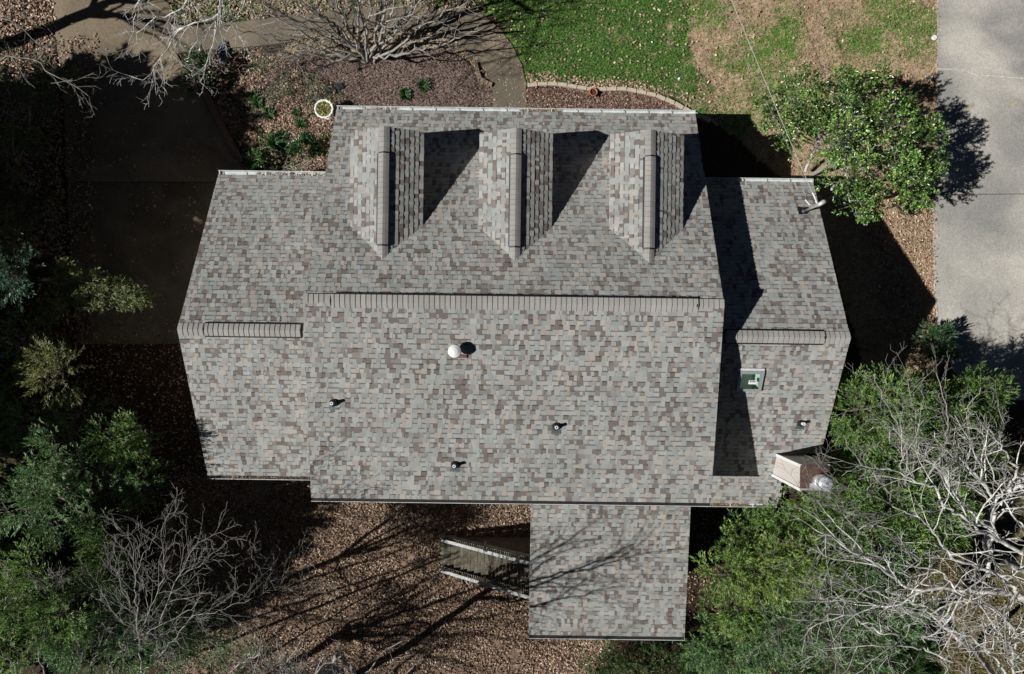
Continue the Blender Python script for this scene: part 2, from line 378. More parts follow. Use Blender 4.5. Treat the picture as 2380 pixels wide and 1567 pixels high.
# rust brown curb wall beside the parking pad
curb = [G(*q) for q in ((452, 165), (488, 235), (520, 300), (552, 358), (576, 400))]
mb = MB()
for a, b in zip(curb[:-1], curb[1:]): mb.beam((a[0], a[1], .16), (b[0], b[1], .16), .26, .35)
tag(mb.build('curb_wall', mat('brown_brick', (.19, .11, .085), .9, noise=[(5, .3), (20, .3)])), 'low rusty brown curb wall running along the shaded parking pad', 'curb')

# ================================================================== roof shingles
PAL = np.array([(.298, .316, .303), (.34, .348, .334), (.352, .327, .295), (.282, .28, .268), (.168, .145, .133), (.222, .204, .188)])
PW = [.24, .16, .18, .18, .13, .11]
class Shingles:
    def __init__(s): s.V = []; s.F = []; s.C = []
    def plane(s, O, U, W, poly, expo=.187, skip=None, pal=PAL, pw=PW):
        """O origin, U along the course, W up the slope, poly convex in (u, w)"""
        O = np.array(O, float); U = unit(U); W = unit(W); N = np.cross(U, W); N = N if N[2] > 0 else -N
        poly = np.array(poly, float); lo, hi = poly[:, 1].min(), poly[:, 1].max()
        def span(v):
            us = []; m = len(poly)
            for i in range(m):
                (u0, v0), (u1, v1) = poly[i], poly[(i+1) % m]
                if (v0-v)*(v1-v) <= 0 and abs(v1-v0) > 1e-9: us.append(u0+(u1-u0)*(v-v0)/(v1-v0))
            return (min(us), max(us)) if us else (0, 0)
        k = max(1, round((hi-lo)/expo)); e = (hi-lo)/k
        pw = np.array(pw)/sum(pw); last = None
        for i in range(k):
            v0, v1 = lo+i*e, lo+(i+1)*e; a0, b0 = span(v0+1e-4); a1, b1 = span(v1-1e-4)
            u = min(a0, a1)-random.uniform(0, .25); raised = random.random() < .5; sb = e
            while u < max(b0, b1):
                wd = random.choice((.08, .11, .14, .16, .18, .2, .24)); 
                q = [(max(u, a0), min(u+wd, b0)), (max(u, a1), min(u+wd, b1))]
                if q[0][1] < q[0][0]: q[0] = (min(max(u, a0), b0),)*2
                if q[1][1] < q[1][0]: q[1] = (min(max(u, a1), b1),)*2
                if (q[0][1]-q[0][0])+(q[1][1]-q[1][0]) > .02 and not (skip and skip(u+wd/2, (v0+v1)/2)):
                    c = PAL[random.choices(range(len(pal)), pw)[0]]*random.uniform(.9, 1.1)
                    if pal is not PAL: c = pal[random.choices(range(len(pal)), pw)[0]]*random.uniform(.95, 1.05)
                    hb = .03 if raised else .018; sl = .02 if raised else 0
                    def vert(uu, vv, h): return O+U*uu+W*vv+N*h
                    n = len(s.V); d0 = v0-(.006 if raised else 0)+random.uniform(-.004, .003)
                    s.V += [vert(q[0][0], d0, hb), vert(q[0][1], d0, hb), vert(q[1][1], v1, .004), vert(q[1][0], v1, .004), vert(q[0][0], d0, -.002), vert(q[0][1], d0, -.002)]
                    s.C += [c]*6
                    s.F += [(n, n+1, n+2, n+3), (n+4, n+5, n+1, n), (n, n+3, n+4, n+4), (n+1, n+5, n+2, n+2)]
                    if not raised and i < k-1 and random.random() < .92:   # printed shadow band of the laminated lower layer
                        t = .73; f = lambda A, Bv: A*(1-t)+Bv*t
                        p0, p1 = f(s.V[n], s.V[n+3]), f(s.V[n+1], s.V[n+2]); up = N*.0012
                        m = len(s.V); s.V += [p0+up, p1+up, s.V[n+2]+up, s.V[n+3]+up, p0, p1]; s.C += [c*.42]*6
                        s.F += [(m, m+1, m+2, m+3)]
                u += wd; raised = (not raised) if random.random() < .8 else raised
    def build(s, name, parent):
        F = [tuple(dict.fromkeys(f)) for f in s.F]
        return mesh(name, s.V, F, M_shingle, parent, col=np.array(s.C))
def caps(name, a, b, half, sl, parent, raised=None, pal=(.30, .29, .275)):
    """bent cap shingles along the ridge a->b, side slope drop sl per metre; raised=(t0,t1) in metres sits on a vent"""
    a = np.array(a, float); b = np.array(b, float); T = unit(b-a); Lg = np.linalg.norm(b-a); S = unit(np.cross(T, (0, 0, 1)))
    V = []; F = []; C = []; sl = sl if hasattr(sl, '__len__') else (sl, sl)
    n = int(Lg/.187); e = Lg/n
    for i in range(n):
        t0, t1 = i*e, (i+1)*e; r = raised and raised[0] <= (t0+t1)/2 <= raised[1]; lift = .07 if r else .025
        c = np.array(pal)*random.uniform(.93, 1.06)
        for k, (t, h) in enumerate(((t0, lift+.0), (t1-.008, lift+.022))):
            for f in (-1, -.45, 0, .45, 1):
                drop = -(sl[0] if f < 0 else sl[1])*abs(f)*half+(-.012 if f == 0 else 0)
                V.append(a+T*t+S*f*half+np.array([0, 0, drop+h]))
        for f in (-1, -.45, 0, .45, 1):
            drop = -(sl[0] if f < 0 else sl[1])*abs(f)*half; V.append(a+T*(t1+.014)+S*f*half+np.array([0, 0, drop+lift-.002]))
        m = len(V)-15; C += [c]*5+[c]*5+[c*.4]*5
        for j in range(4):
            F.append((m+j, m+j+1, m+5+j+1, m+5+j)); F.append((m+5+j, m+5+j+1, m+10+j+1, m+10+j))
    o = mesh(name, V, F, M_shingle, parent, col=np.array(C))
    if raised:
        mb = MB(); A = a+T*raised[0]; Bv = a+T*raised[1]
        for s_, q in ((-1, 0), (1, 1)):
            e0 = S*s_*(half-.0); d = -sl[q]*half
            p = [A+e0*.55, Bv+e0*.55, Bv+e0+S*s_*.05, A+e0+S*s_*.05]
            dd = [-sl[q]*half*.55, -sl[q]*half*.55, d-.012, d-.012]
            mb.add([tuple(x+np.array([0, 0, y+.005])) for x, y in zip(p, dd)]+[tuple(x+np.array([0, 0, y+.062])) for x, y in zip(p, dd)], [(0, 1, 2, 3), (4, 7, 6, 5), (0, 4, 5, 1), (3, 2, 6, 7), (0, 3, 7, 4), (1, 5, 6, 2)])
        for Q, sg in ((A, -1), (Bv, 1)):
            for s_, q in ((-1, 0), (1, 1)):
                mb.add([tuple(Q+S*s_*x*half+T*sg*y+np.array([0, 0, -sl[q]*x*half+z])) for y in (0, .045) for x, z in ((0, .02), (1, .02), (1, .075), (0, .085))], [(0, 1, 2, 3), (4, 7, 6, 5), (0, 4, 5, 1), (1, 5, 6, 2), (2, 6, 7, 3)])
        mb.build('ridge_vent', M_black, o)
    return o
def slab(mb, corners, t=.16, off=.006):
    """roof board under the shingles: corners around, given on the plane"""
    V = [np.array(c, float)-np.array([0, 0, off]) for c in corners]; n = len(V)
    mb.add([tuple(v) for v in V]+[tuple(v-np.array([0, 0, t])) for v in V], [tuple(range(n)), tuple(range(n, 2*n))[::-1]]+[(i, n+i, n+(i+1) % n, (i+1) % n) for i in range(n)])
def gutter(name, a, b, parent, wd=.17, h=.13, side=1, m=None, brackets=True, space=.95, sludge=False):
    """open U channel from a to b, hanging outside (side=+1 means +y)"""
    a = np.array(a, float); b = np.array(b, float); T = unit(b-a); S = np.array([0, 1.0, 0])*side
    pr = [(0, 0), (0, -h), (wd*.8, -h), (wd, -h*.35), (wd, .012), (wd-.022, .012), (wd-.022, -.0), (wd-.012, -h*.33), (wd*.77, -h+.01), (.01, -h+.01), (.01, 0)]
    V = [tuple(q+S*x+np.array([0, 0, z])) for q in (a, b) for x, z in pr]; n = len(pr)
    F = [(i, (i+1) % n, n+(i+1) % n, n+i) for i in range(n)]
    V += [tuple(q+S*x+np.array([0, 0, z])+T*0) for q in (a, b) for x, z in pr[:5]]; F += [tuple(2*n+i for i in range(5)), tuple(2*n+5+i for i in range(5))]
    g = mesh(name, V, F, m or M_gut, parent)
    if sludge:      # wet black leaf mould fills the channel
        mb = MB(); c_ = (a+b)/2+S*(wd/2-.006)+np.array([0, 0, -.045]); mb.box(c_, (np.linalg.norm(b-a)-.02, wd-.055, .05)); mb.build('leaf_mould', mat('wet_mould', (.012, .011, .01), .8, noise=[(9, .5)]), g)
    if brackets and not sludge:
        Lg = np.linalg.norm(b-a); k = max(1, int(Lg/space))
        for i in range(k+1):
            mb = MB(); q = a+T*(.06+(Lg-.12)*i/k); mb.box(q+S*wd/2+np.array([0, 0, .002]), (.035, wd, .012)); mb.build('bracket', M_trim, g)
    return g

# ================================================================== house
house = empty('house', (0, 0, 0), TH, 'house with grey and brown shingle roof, three front dormers and two lower wings', 'house')
ZR, ZF, ZB = 7.16, 2.92, 5.82; XL, XR = -7.47, 7.55; YF, YR, YB = 9.42, 1.2, -6.13
pf = (ZR-ZF)/(YF-YR); pb = (ZR-ZB)/(YR-YB)
WZ, WY, WF = 6.24, .13, 6.62; pw_ = (WZ-ZF)/(WF-WY)
LX = -12.38; RX = 12.52; LB, LBZ = -5.8, 3.55; RB, RBZ = -6.85, 2.80; pl = (WZ-LBZ)/(WY-LB); pr_ = (WZ-RBZ)/(WY-RB)
def roof2(name, x0, x1, yf, yr, yb, zf, zr, zb, skip_f=None, skip_b=None, notch=None):
    S = Shingles(); lf = math.hypot(yf-yr, zr-zf); lb = math.hypot(yr-yb, zr-zb)
    S.plane((x0, yf, zf), (1, 0, 0), (0, yr-yf, zr-zf), [(0, 0), (x1-x0, 0), (x1-x0, lf), (0, lf)], skip=skip_f)
    S.plane((x0, yb, zb), (1, 0, 0), (0, yr-yb, zr-zb), [(0, 0), (x1-x0, 0), (x1-x0, lb), (0, lb)], skip=skip_b)
    return S.build(name, house)
main = roof2('main_roof', XL, XR, YF, YR, YB, ZF, ZR, ZB)
mb = MB(); slab(mb, [(XL, YF, ZF), (XR, YF, ZF), (XR, YR, ZR), (XL, YR, ZR)]); slab(mb, [(XL, YR, ZR), (XR, YR, ZR), (XR, YB, ZB), (XL, YB, ZB)])
mb.build('rake_board', M_trim, main)
caps('ridge_cap', (XL, YR, ZR+.01), (XR, YR, ZR+.01), .245, (pb, pf), main, raised=(1.02, XR-XL-1.0))
left = roof2('wing_roof', LX, XL+.25, WF, WY, LB, ZF, WZ, LBZ)
mb = MB(); slab(mb, [(LX, WF, ZF), (XL+.25, WF, ZF), (XL+.25, WY, WZ), (LX, WY, WZ)]); slab(mb, [(LX, WY, WZ), (XL+.25, WY, WZ), (XL+.25, LB, LBZ), (LX, LB, LBZ)])
mb.build('rake_board', M_trim, left)
caps('ridge_cap', (LX, WY, WZ+.01), (XL+.22, WY, WZ+.01), .23, (pl, pw_), left, raised=(1.0, 4.55))
# skylight opening in the right wing, rear slope
sk = [onplane(px, py, WZ-pr_*WY, pr_) for px, py in ((1722, 866), (1772, 866), (1762, 906), (1712, 906))]
skx0, skx1 = (sk[0][0]+sk[3][0])/2, (sk[1][0]+sk[2][0])/2; sky0, sky1 = (sk[2][1]+sk[3][1])/2, (sk[0][1]+sk[1][1])/2
nrm = math.hypot(WY-RB, WZ-RBZ)/(WY-RB)
NOX, NOY = 11.22, -4.45                     # the roof steps in beside the chimney
def skipR(u, v):
    x = XR-.25+u; y = RB+v/nrm
    return (skx0-.02 < x < skx1+.02 and sky0-.02 < y < sky1+.02) or (x > NOX and y < NOY)
right = roof2('wing_roof', XR-.25, RX, WF, WY, RB, ZF, WZ, RBZ, skip_b=skipR)
zr_ = lambda y: WZ-pr_*(WY-y)
mb = MB(); slab(mb, [(XR-.25, WF, ZF), (RX, WF, ZF), (RX, WY, WZ), (XR-.25, WY, WZ)])
for (x0, x1, y0, y1) in ((XR-.25, skx0, NOY, WY), (skx1, RX, NOY, WY), (skx0, skx1, NOY, sky0), (skx0, skx1, sky1, WY), (XR-.25, NOX, RB, NOY)):
    slab(mb, [(x0, y1, zr_(y1)), (x1, y1, zr_(y1)), (x1, y0, zr_(y0)), (x0, y0, zr_(y0))])
mb.build('rake_board', M_trim, right)
caps('ridge_cap', (XR, WY, WZ+.01), (RX, WY, WZ+.01), .23, (pr_, pw_), right, raised=(.3, RX-XR-1.0))
# porch roof
PZ1, PZ0 = 3.45, 2.6
pc = [L(P(1235, 1173, PZ1)), L(P(1607, 1178, PZ1)), L(P(1591, 1483, PZ0)), L(P(1229, 1471, PZ0))]
PX0, PX1, PY1, PY0 = (pc[0][0]+pc[3][0])/2, (pc[1][0]+pc[2][0])/2, YB+.35, (pc[2][1]+pc[3][1])/2
S = Shingles(); lp_ = math.hypot(PY1-PY0, PZ1-PZ0)
S.plane((PX0, PY0, PZ0), (1, 0, 0), (0, PY1-PY0, PZ1-PZ0), [(0, 0), (PX1-PX0, 0), (PX1-PX0, lp_), (0, lp_)])
porch = S.build('porch_roof', house); mb = MB(); slab(mb, [(PX0, PY0, PZ0), (PX0, PY1, PZ1), (PX1, PY1, PZ1), (PX1, PY0, PZ0)]); mb.build('rake_board', M_trim, porch)
# walls
def gable(mb, x0, x1, yf, yr, yb, zf, zr, zb, z0):
    for_poly = [(yb, z0), (yf, z0), (yf, zf), (yr, zr), (yb, zb)]; n = 5
    mb.add([(x0, y, z) for y, z in for_poly]+[(x1, y, z) for y, z in for_poly], [tuple(range(5))[::-1], tuple(range(5, 10))]+[(i, (i+1) % n, n+(i+1) % n, n+i) for i in range(n)])
mb = MB(); gable(mb, XL+.3, XR-.3, YF-.45, YR, YB+.4, ZF, ZR-.22, ZB-.22, -3.7); mb.build('wall', M_siding, house)
mb = MB(); gable(mb, LX+.3, XL+.28, WF-.4, WY, LB+.4, ZF-.02, WZ-.22, LBZ-.05, -3.7); mb.build('wall', M_siding, house)
mb = MB(); gable(mb, XR-.28, skx0-.1, WF-.4, WY, RB+.4, ZF-.02, WZ-.22, RBZ-.0, -3.7)
mb.add([], []); mb.build('wall', M_siding, house)
mb = MB(); gable(mb, skx1+.1, RX-.3, WF-.4, WY, NOY+.2, ZF-.02, WZ-.22, zr_(NOY+.2)-.24, -3.7); mb.build('wall', M_siding, house)
mb = MB(); mb.box(((skx0+skx1)/2, -2.0, -.4), (skx1-skx0+.19, 9.0, 4)); mb.box((9.6+.7, RB+1.5, .2), (1.8, 2.2, 5.0)); mb.build('wall', M_siding, house)
mb = MB()
for x in (PX0+.3, (PX0+PX1)/2, PX1-.3):
    mb.box((x, PY0+.35, -.6), (.14, .14, 5.9))
mb.box(((PX0+PX1)/2, (PY0+PY1)/2+.1, .1), (PX1-PX0-.6, PY1-PY0-.7, .2)); mb.box((PX1-.3, (PY0+PY1)/2, -.6), (.12, PY1-PY0-.9, 6.3)); mb.box(((PX0+PX1)/2, PY0+.36, .6), (PX1-PX0-.8, .08, 1.0))
mb.build('porch_frame', mat('grey_wood', (.22, .21, .19), .85, noise=[(8, .3)]), house)
# gutters
gutter('gutter', (XL, YF, ZF+.01), (XR, YF, ZF+.01), house)
gutter('gutter', (LX, WF, ZF+.01), (XL+.05, WF, ZF+.01), house, wd=.2)
gutter('gutter', (XR, WF, ZF+.01), (RX, WF, ZF+.01), house)
gutter('gutter', (LX, LB, LBZ+.01), (XL, LB, LBZ+.01), house, side=-1, sludge=True)
gutter('gutter', (XL, YB, ZB+.01), (XR, YB, ZB+.01), house, side=-1, wd=.15, sludge=True)
gutter('gutter', (XR-.25, RB, RBZ+.01), (NOX, RB, RBZ+.01), house, side=-1)
gutter('gutter', (PX0, PY0, PZ0+.01), (PX1, PY0, PZ0+.01), house, side=-1, sludge=True)
# dormers
DZR, DZE, DHW, DYF = 6.31, 5.64, 1.375, 7.72
mainy = lambda z: YR+(ZR-z)/pf
for dx in (-4.82, .06, 5.02):
    d = empty('dormer', (dx, 0, 0)); d.parent = house
    S = Shingles(); sl = math.hypot(DHW, DZR-DZE); yv, yr2 = mainy(DZE), mainy(DZR)
    for sg in (-1, 1):
        S.plane((sg*DHW, DYF, DZE), (0, -1, 0), (-sg*DHW, 0, DZR-DZE), [(0, 0), (DYF-yv, 0), (DYF-yr2, sl), (0, sl)], expo=.187)
    rf = S.build('roof', d)
    caps('ridge_cap', (0, DYF, DZR+.01), (0, yr2-.05, DZR+.01), .2, (DZR-DZE)/DHW, rf, raised=(1.0, DYF-yr2-.5))
    mb = MB()
    for sg in (-1, 1): slab(mb, [(sg*DHW, DYF, DZE), (0, DYF, DZR), (0, yr2+.1, DZR), (sg*DHW, yv+.1, DZE)], .13)
    mb.build('rake_board', M_trim, rf)
    mb = MB(); hw = DHW-.18; zb_ = ZR-(DYF-.3-YR)*pf-.1
    mb.add([(-hw, DYF-.25, zb_), (hw, DYF-.25, zb_), (hw, DYF-.25, DZE-.03), (0, DYF-.25, DZR-.16), (-hw, DYF-.25, DZE-.03), (-hw, yv+.1, DZE-.1), (hw, yv+.1, DZE-.1)],
           [(0, 1, 2, 3, 4), (0, 4, 5), (1, 6, 2), (4, 3, 2, 6, 5)]); mb.build('wall', M_siding, d)
    mb = MB(); mb.box((0, DYF-.23, zb_+1.0), (.9, .06, 1.1)); wn = mb.build('window', M_trim, d)
    mb = MB(); mb.box((0, DYF-.215, zb_+1.0), (.76, .06, .96)); mb.build('pane', mat('dark_glass', (.02, .025, .03), .1), wn)
# windows and doors of the front wall (seen only from the side)
for x in (-5.2, -2.6, 2.6, 5.2):
    mb = MB(); mb.box((x, YF-.43, 1.6), (1.0, .06, 1.5)); wn = mb.build('window', M_trim, house)
    mb = MB(); mb.box((x, YF-.41, 1.6), (.84, .06, 1.34)); mb.build('pane', MATS['dark_glass'], wn)
mb = MB(); mb.box((.1, YF-.43, 1.15), (1.05, .07, 2.2)); dr_ = mb.build('door', mat('door_paint', (.15, .03, .02), .5), house)
mb = MB(); mb.lathe([(.0, 0), (.03, 0), (.03, .04), (0, .05)], (.5, YF-.38, 1.05), 10); mb.build('handle', mat('brass', (.5, .38, .15), .3, metal=1), dr_)

for (x, y, z, w_, h_) in ((-5.2, YB+.4, 3.9, 1.1, 1.3), (-2.6, YB+.4, 3.9, .8, .9), (-5.2, YB+.4, .4, 1.1, 1.3), (-2.2, YB+.4, .1, 1.7, 2.1), (-10, LB+.4, 1.4, 1.0, 1.2), (9.0, RB+.4, .8, .9, 1.1)):
    mb = MB(); mb.box((x, y-.02, z), (w_+.14, .07, h_+.14)); wn = mb.build('window', M_trim, house)
    mb = MB(); mb.box((x, y-.045, z), (w_, .07, h_)); mb.build('pane', MATS['dark_glass'], wn)
# skylight (part of the house)
zs = lambda y: zr_(y)
mb = MB(); fr = .07
def tilt_box(mb, x0, x1, y0, y1, h0, h1):
    mb.prism([(x0, y0), (x1, y0), (x1, y1), (x0, y1)], [zs(y0)+h0, zs(y0)+h0, zs(y1)+h0, zs(y1)+h0], [zs(y0)+h1, zs(y0)+h1, zs(y1)+h1, zs(y1)+h1])
x0, x1, y0, y1 = skx0, skx1, sky0, sky1
for q in ((x0-.06, x0+.04, y0-.06, y1+.06), (x1-.04, x1+.06, y0-.06, y1+.06), (x0+.04, x1-.04, y0-.06, y0+.04), (x0+.04, x1-.04, y1-.06, y1+.06)): tilt_box(mb, *q, -.02, .13)
skl = mb.build('skylight', mat('skylight_frame', (.36, .38, .40), .45, metal=.3), house)
mb = MB(); tilt_box(mb, x0-.12, x1+.05, y1+.06, y1+.16, .02, .09); mb.build('flashing', mat('bright_flashing', (.7, .71, .72), .35, metal=.2, noise=[(14, .2)]), skl)
mb = MB(); mb.add([(x0+.04, y0+.04, zs(y0+.04)+.09), (x1-.04, y0+.04, zs(y0+.04)+.09), (x1-.04, y1-.06, zs(y1-.06)+.09), (x0+.04, y1-.06, zs(y1-.06)+.09)], [(0, 1, 2, 3)])
gm_ = bpy.data.materials.new('skylight_glass'); gm_.use_nodes = True; N = gm_.node_tree
for nd in list(N.nodes):
    if nd.type == 'BSDF_PRINCIPLED': N.nodes.remove(nd)
tr = N.nodes.new('ShaderNodeBsdfTransparent'); tr.inputs[0].default_value = (.80, .94, .88, 1); gl = N.nodes.new('ShaderNodeBsdfGlossy'); gl.inputs['Roughness'].default_value = .03
fz = N.nodes.new('ShaderNodeFresnel'); mx = N.nodes.new('ShaderNodeMixShader'); mx.inputs[0].default_value = .05; N.links.new(tr.outputs[0], mx.inputs[1]); N.links.new(gl.outputs[0], mx.inputs[2])
N.links.new(mx.outputs[0], N.nodes['Material Output'].inputs[0])
mb.build('pane', gm_, skl)
# lit shaft under the glass
sh = MB(); zb0 = zs(y0)-.55
Vv = [(x0, y0, zs(y0)-.01), (x1, y0, zs(y0)-.01), (x1, y1, zs(y1)-.01), (x0, y1, zs(y1)-.01), (x0, y0, zb0), (x1, y0, zb0), (x1, y1, zb0), (x0, y1, zb0)]
sh.add(Vv, [(0, 1, 5, 4), (1, 2, 6, 5), (2, 3, 7, 6), (3, 0, 4, 7), (4, 5, 6, 7)])
sh.build('light_shaft', mat('shaft_paint', (.62, .66, .60), .8), skl)
stx, sty = x0+.46*(x1-x0), y0+.42*(y1-y0)
mb = MB(); tilt_box(mb, stx-.03, stx+.27, sty-.06, sty+.09, .097, .1); lab = mb.build('label', M_whitep, skl)
mb = MB(); tilt_box(mb, stx+.01, stx+.23, sty+.02, sty+.07, .1015, .104)
mb.c = (1, 1, 1); mb.build('label_band', mat('label_green', (.02, .07, .05), .6), lab)
cu = bpy.data.curves.new('lettering', 'FONT'); cu.body = 'VELUX'; cu.size = .055; cu.align_x = 'CENTER'; cu.align_y = 'CENTER'
to = bpy.data.objects.new('lettering', cu); COL.objects.link(to)
dg = bpy.context.evaluated_depsgraph_get(); tm = bpy.data.meshes.new_from_object(to.evaluated_get(dg)); bpy.data.objects.remove(to)
tm.materials.clear(); tm.materials.append(M_whitep)
to = bpy.data.objects.new('lettering', tm); COL.objects.link(to); to.parent = lab
to.location = (stx+.12, sty+.045, zs(sty+.045)+.106); to.rotation_euler = (math.atan(pr_), 0, 0)

# plumbing vents
def pipe_vent(px, py, a, b, name='vent_pipe'):
    p = onplane(px, py, a, b); root = empty(name, p); root.parent = house
    mb = MB(); s = math.atan(b); mb.box((0, -.03, .012), (.3, .34, .012), rx=s); mb.box((-.0, -.2, .022-.2*b), (.36, .07, .014), rx=s); mb.build('flange', mat('flange_metal', (.12, .16, .17), .5, metal=.4, noise=[(9, .2)]), root)
    mb = MB(); mb.lathe([(.0, -.02), (.145, -.02), (.145, .06), (.12, .11), (.075, .15), (.07, .2), (0, .2)], (0, .03, .02), 20); mb.build('boot', mat('boot_rubber', (.015, .017, .02), .35), root, smooth=True)
    mb = MB(); mb.lathe([(.03, .18), (.03, .34), (.062, .34), (.062, .18)], (0, .03, .02), 18); mb.build('pipe', M_whitep, root, smooth=False)
    mb = MB(); mb.lathe([(0, .2), (.0299, .2)], (0, .03, .02), 12); mb.build('bore', M_black, root)
a_m, b_m = ZR-pb*YR, pb
pipe_vent(776, 938, a_m, b_m); pipe_vent(1057, 1082, a_m, b_m); pipe_vent(1292, 993, a_m, b_m); pipe_vent(1860, 985, WZ-pr_*WY, pr_)
p = onplane(1059, 816, a_m, b_m); root = empty('exhaust_vent', p); root.parent = house
mb = MB(); mb.box((.12, -.2, .03), (.56, .1, .02), rx=math.atan(b_m)); mb.build('flange', mat('rusty_flashing', (.16, .07, .06), .7, noise=[(12, .3)]), root)
mb = MB(); mb.lathe([(0, 0), (.17, 0), (.1, .15), (.1, .4), (0, .4)], (0, 0, 0), 20); mb.build('flue', M_whitep, root, smooth=True)
mb = MB(); mb.lathe([(0, .36), (.2, .36), (.235, .38), (.235, .46), (.22, .5), (.2, .5), (.17, .53), (.1, .56), (0, .57)], (0, 0, 0), 32); mb.build('cap', M_whitep, root, smooth=True)

# chimney chase, part of the house
ch = empty('chimney', (0, 0, 0)); ch.parent = house
c0 = L(P(1862, 1139, 6.25)); c1 = L(P(1926, 1084, 6.25)); cx0, cx1 = c0[0], c1[0]; cy0, cy1 = c0[1], c1[1]
cm = mat('chase_siding', (.58, .53, .49), .65)
N = cm.node_tree; b_ = N.nodes['Principled BSDF']; wv = N.nodes.new('ShaderNodeTexWave'); wv.bands_direction = 'DIAGONAL'; wv.inputs['Scale'].default_value = 7
tc = N.nodes.new('ShaderNodeTexCoord'); mp = N.nodes.new('ShaderNodeMapping'); mp.inputs['Scale'].default_value = (0, 0, 2.0); N.links.new(tc.outputs['Object'], mp.inputs[0]); N.links.new(mp.outputs[0], wv.inputs[0])
bp = N.nodes.new('ShaderNodeBump'); bp.inputs['Strength'].default_value = .25; bp.inputs['Distance'].default_value = .02; N.links.new(wv.outputs['Fac'], bp.inputs['Height']); N.links.new(bp.outputs[0], b_.inputs['Normal'])
mb = MB(); mb.box(((cx0+cx1)/2, (cy0+cy1)/2, 2.0), (cx1-cx0, cy1-cy0, 8.44)); mb.build('wall', cm, ch)
mb = MB()
for x in (cx0, cx1):
    for y in (cy0, cy1): mb.box((x+(.035 if x == cx1 else -.012), y, 2.0), (.06, .11, 8.46))
mb.build('corner_board', M_whitep, ch)
mb = MB(); mb.box(((cx0+cx1)/2, (cy0+cy1)/2, 6.235), (cx1-cx0+.07, cy1-cy0+.04, .05)); mb.build('cap_pan', mat('rusty_pan', (.085, .045, .035), .6, noise=[(3, .6), (9, .3)]), ch)
mb = MB()
mb.box(((cx0+cx1)/2, cy0+.03, 6.268), (cx1-cx0+.1, .07, .02))
mb.box((cx1-.35, cy0+.15, 6.266), (.7, .22, .012)); mb.build('pan_edge', mat('pale_pan', (.45, .47, .5), .35, metal=.3, noise=[(5, .3)]), ch)
fx, fy = (cx0+cx1)/2+.16, (cy0+cy1)/2-.1
mb = MB(); mb.lathe([(.14, 0), (.26, 0), (.28, .03), (.28, .2), (.22, .24), (.14, .2)], (fx, fy, 6.26), 28); mb.build('flue_collar', mat('flue_metal', (.6, .6, .58), .35, metal=.5), ch, smooth=True)
mb = MB(); mb.lathe([(0, .42), (.2, .42), (.27, .45), (.27, .55), (.2, .6), (0, .62)], (fx, fy, 6.26), 28); mb.lathe([(.0, .1), (.17, .1), (.17, .44)], (fx, fy, 6.26), 20); mb.build('flue_cap', mat('cap_metal', (.72, .75, .78), .25, metal=.4, noise=[(6, .15)]), ch, smooth=True)
# shoulder of the chase and the small saddle on its upper side
mb = MB(); mb.prism([(NOX, cy0-.52), (cx1+.1, cy0-.52), (cx1+.1, cy0-.0), (NOX, cy0-.0)], -2.2, [2.75, 2.75, 3.3, 3.3]); mb.build('shoulder', mat('grey_flashing', (.17, .18, .18), .6, noise=[(4, .2)]), ch)
yq = cy1; S = Shingles()
mb = MB(); xm = (cx0+cx1)/2; zt = zr_(yq)+.16; yy = yq+.4
mb.add([(xm, yq, zt), (xm, yy, zr_(yy)+.02), (cx0, yq, zr_(yq)+.02), (cx1, yq, zr_(yq)+.02)], [(0, 1, 2), (0, 3, 1)]); mb.build('saddle', mat('dull_flashing', (.24, .23, .22), .6), ch)

# service mast on the right wing
p = onplane(1869, 491, WZ+pw_*WY, -pw_); ms = empty('service_mast', p); ms.parent = house
mb = MB(); mb.box((-.08, .03, .01), (.36, .36, .012), rx=-math.atan(pw_)); mb.lathe([(.0, 0), (.15, 0), (.13, .07), (.06, .12), (0, .12)], (0, 0, .02), 16); mb.build('boot', M_black, ms)
mb = MB(); mb.tube([(0, 0, 0), (0, 0, .7), (0, 0, 1.3)], .045, 12); mb.build('pole', mat('galvanised', (.55, .56, .57), .35, metal=.6), ms, smooth=True)
mb = MB(); mb.tube([(0, 0, 1.28), (.04, .03, 1.4), (.14, .1, 1.42), (.2, .12, 1.36)], .08, 12, .09); mb.build('weatherhead', mat('cast_grey', (.6, .6, .62), .45, metal=.3), ms, smooth=True)
mb = MB()
for (dx, dy) in ((-.25, .12), (.05, .05)):
    mb.tube([(dx+.17*math.cos(t)*.8, dy+.2+.2*math.sin(t), 1.15-.15*math.sin(t)) for t in np.linspace(-.3, 3.4, 9)], .014, 6)
mb.build('drip_loop', M_black, ms)
mb = MB(); mb.tube([(.0, .1, 1.15), (-.12, .35, 1.2), (-.2, .5, 1.2)], .028, 8); mb.tube([(-.3, .3, .8), (-.2, .05, 1.0)], .022, 8); mb.build('clamp', M_whitep, ms)
top = Matrix.Rotation(TH, 3, 'Z') @ Vector(p+np.array([-.2, .5, 1.2]))
# overhead power line
tp = np.array(top); far = P(1690, -45, 6.2); far2 = far+(far-tp)*1.3
def wire(name, a, b, sag, r, m, label, group=None):
    t = np.linspace(0, 1, 40)[:, None]; pts = a*(1-t)+b*t; pts[:, 2] -= sag*4*(t*(1-t))[:, 0]
    V, F = tube(pts, np.full(40, r), 6); return tag(mesh(name, V, F, m, smooth=True), label, 'cable', group)
M_wire = mat('pale_cable', (.42, .41, .38), .6); M_wire2 = mat('grey_cable', (.2, .2, .2), .5)
wire('power_line', tp, far2, .25, .012, M_wire, 'thick pale overhead cable running from the roof mast over the lawn')
wire('phone_line', P(1898, 474, 4.0), far2+np.array([-.4, .1, -1.5]), .3, .008, M_wire2, 'thin grey cable sagging below the thick power cable')

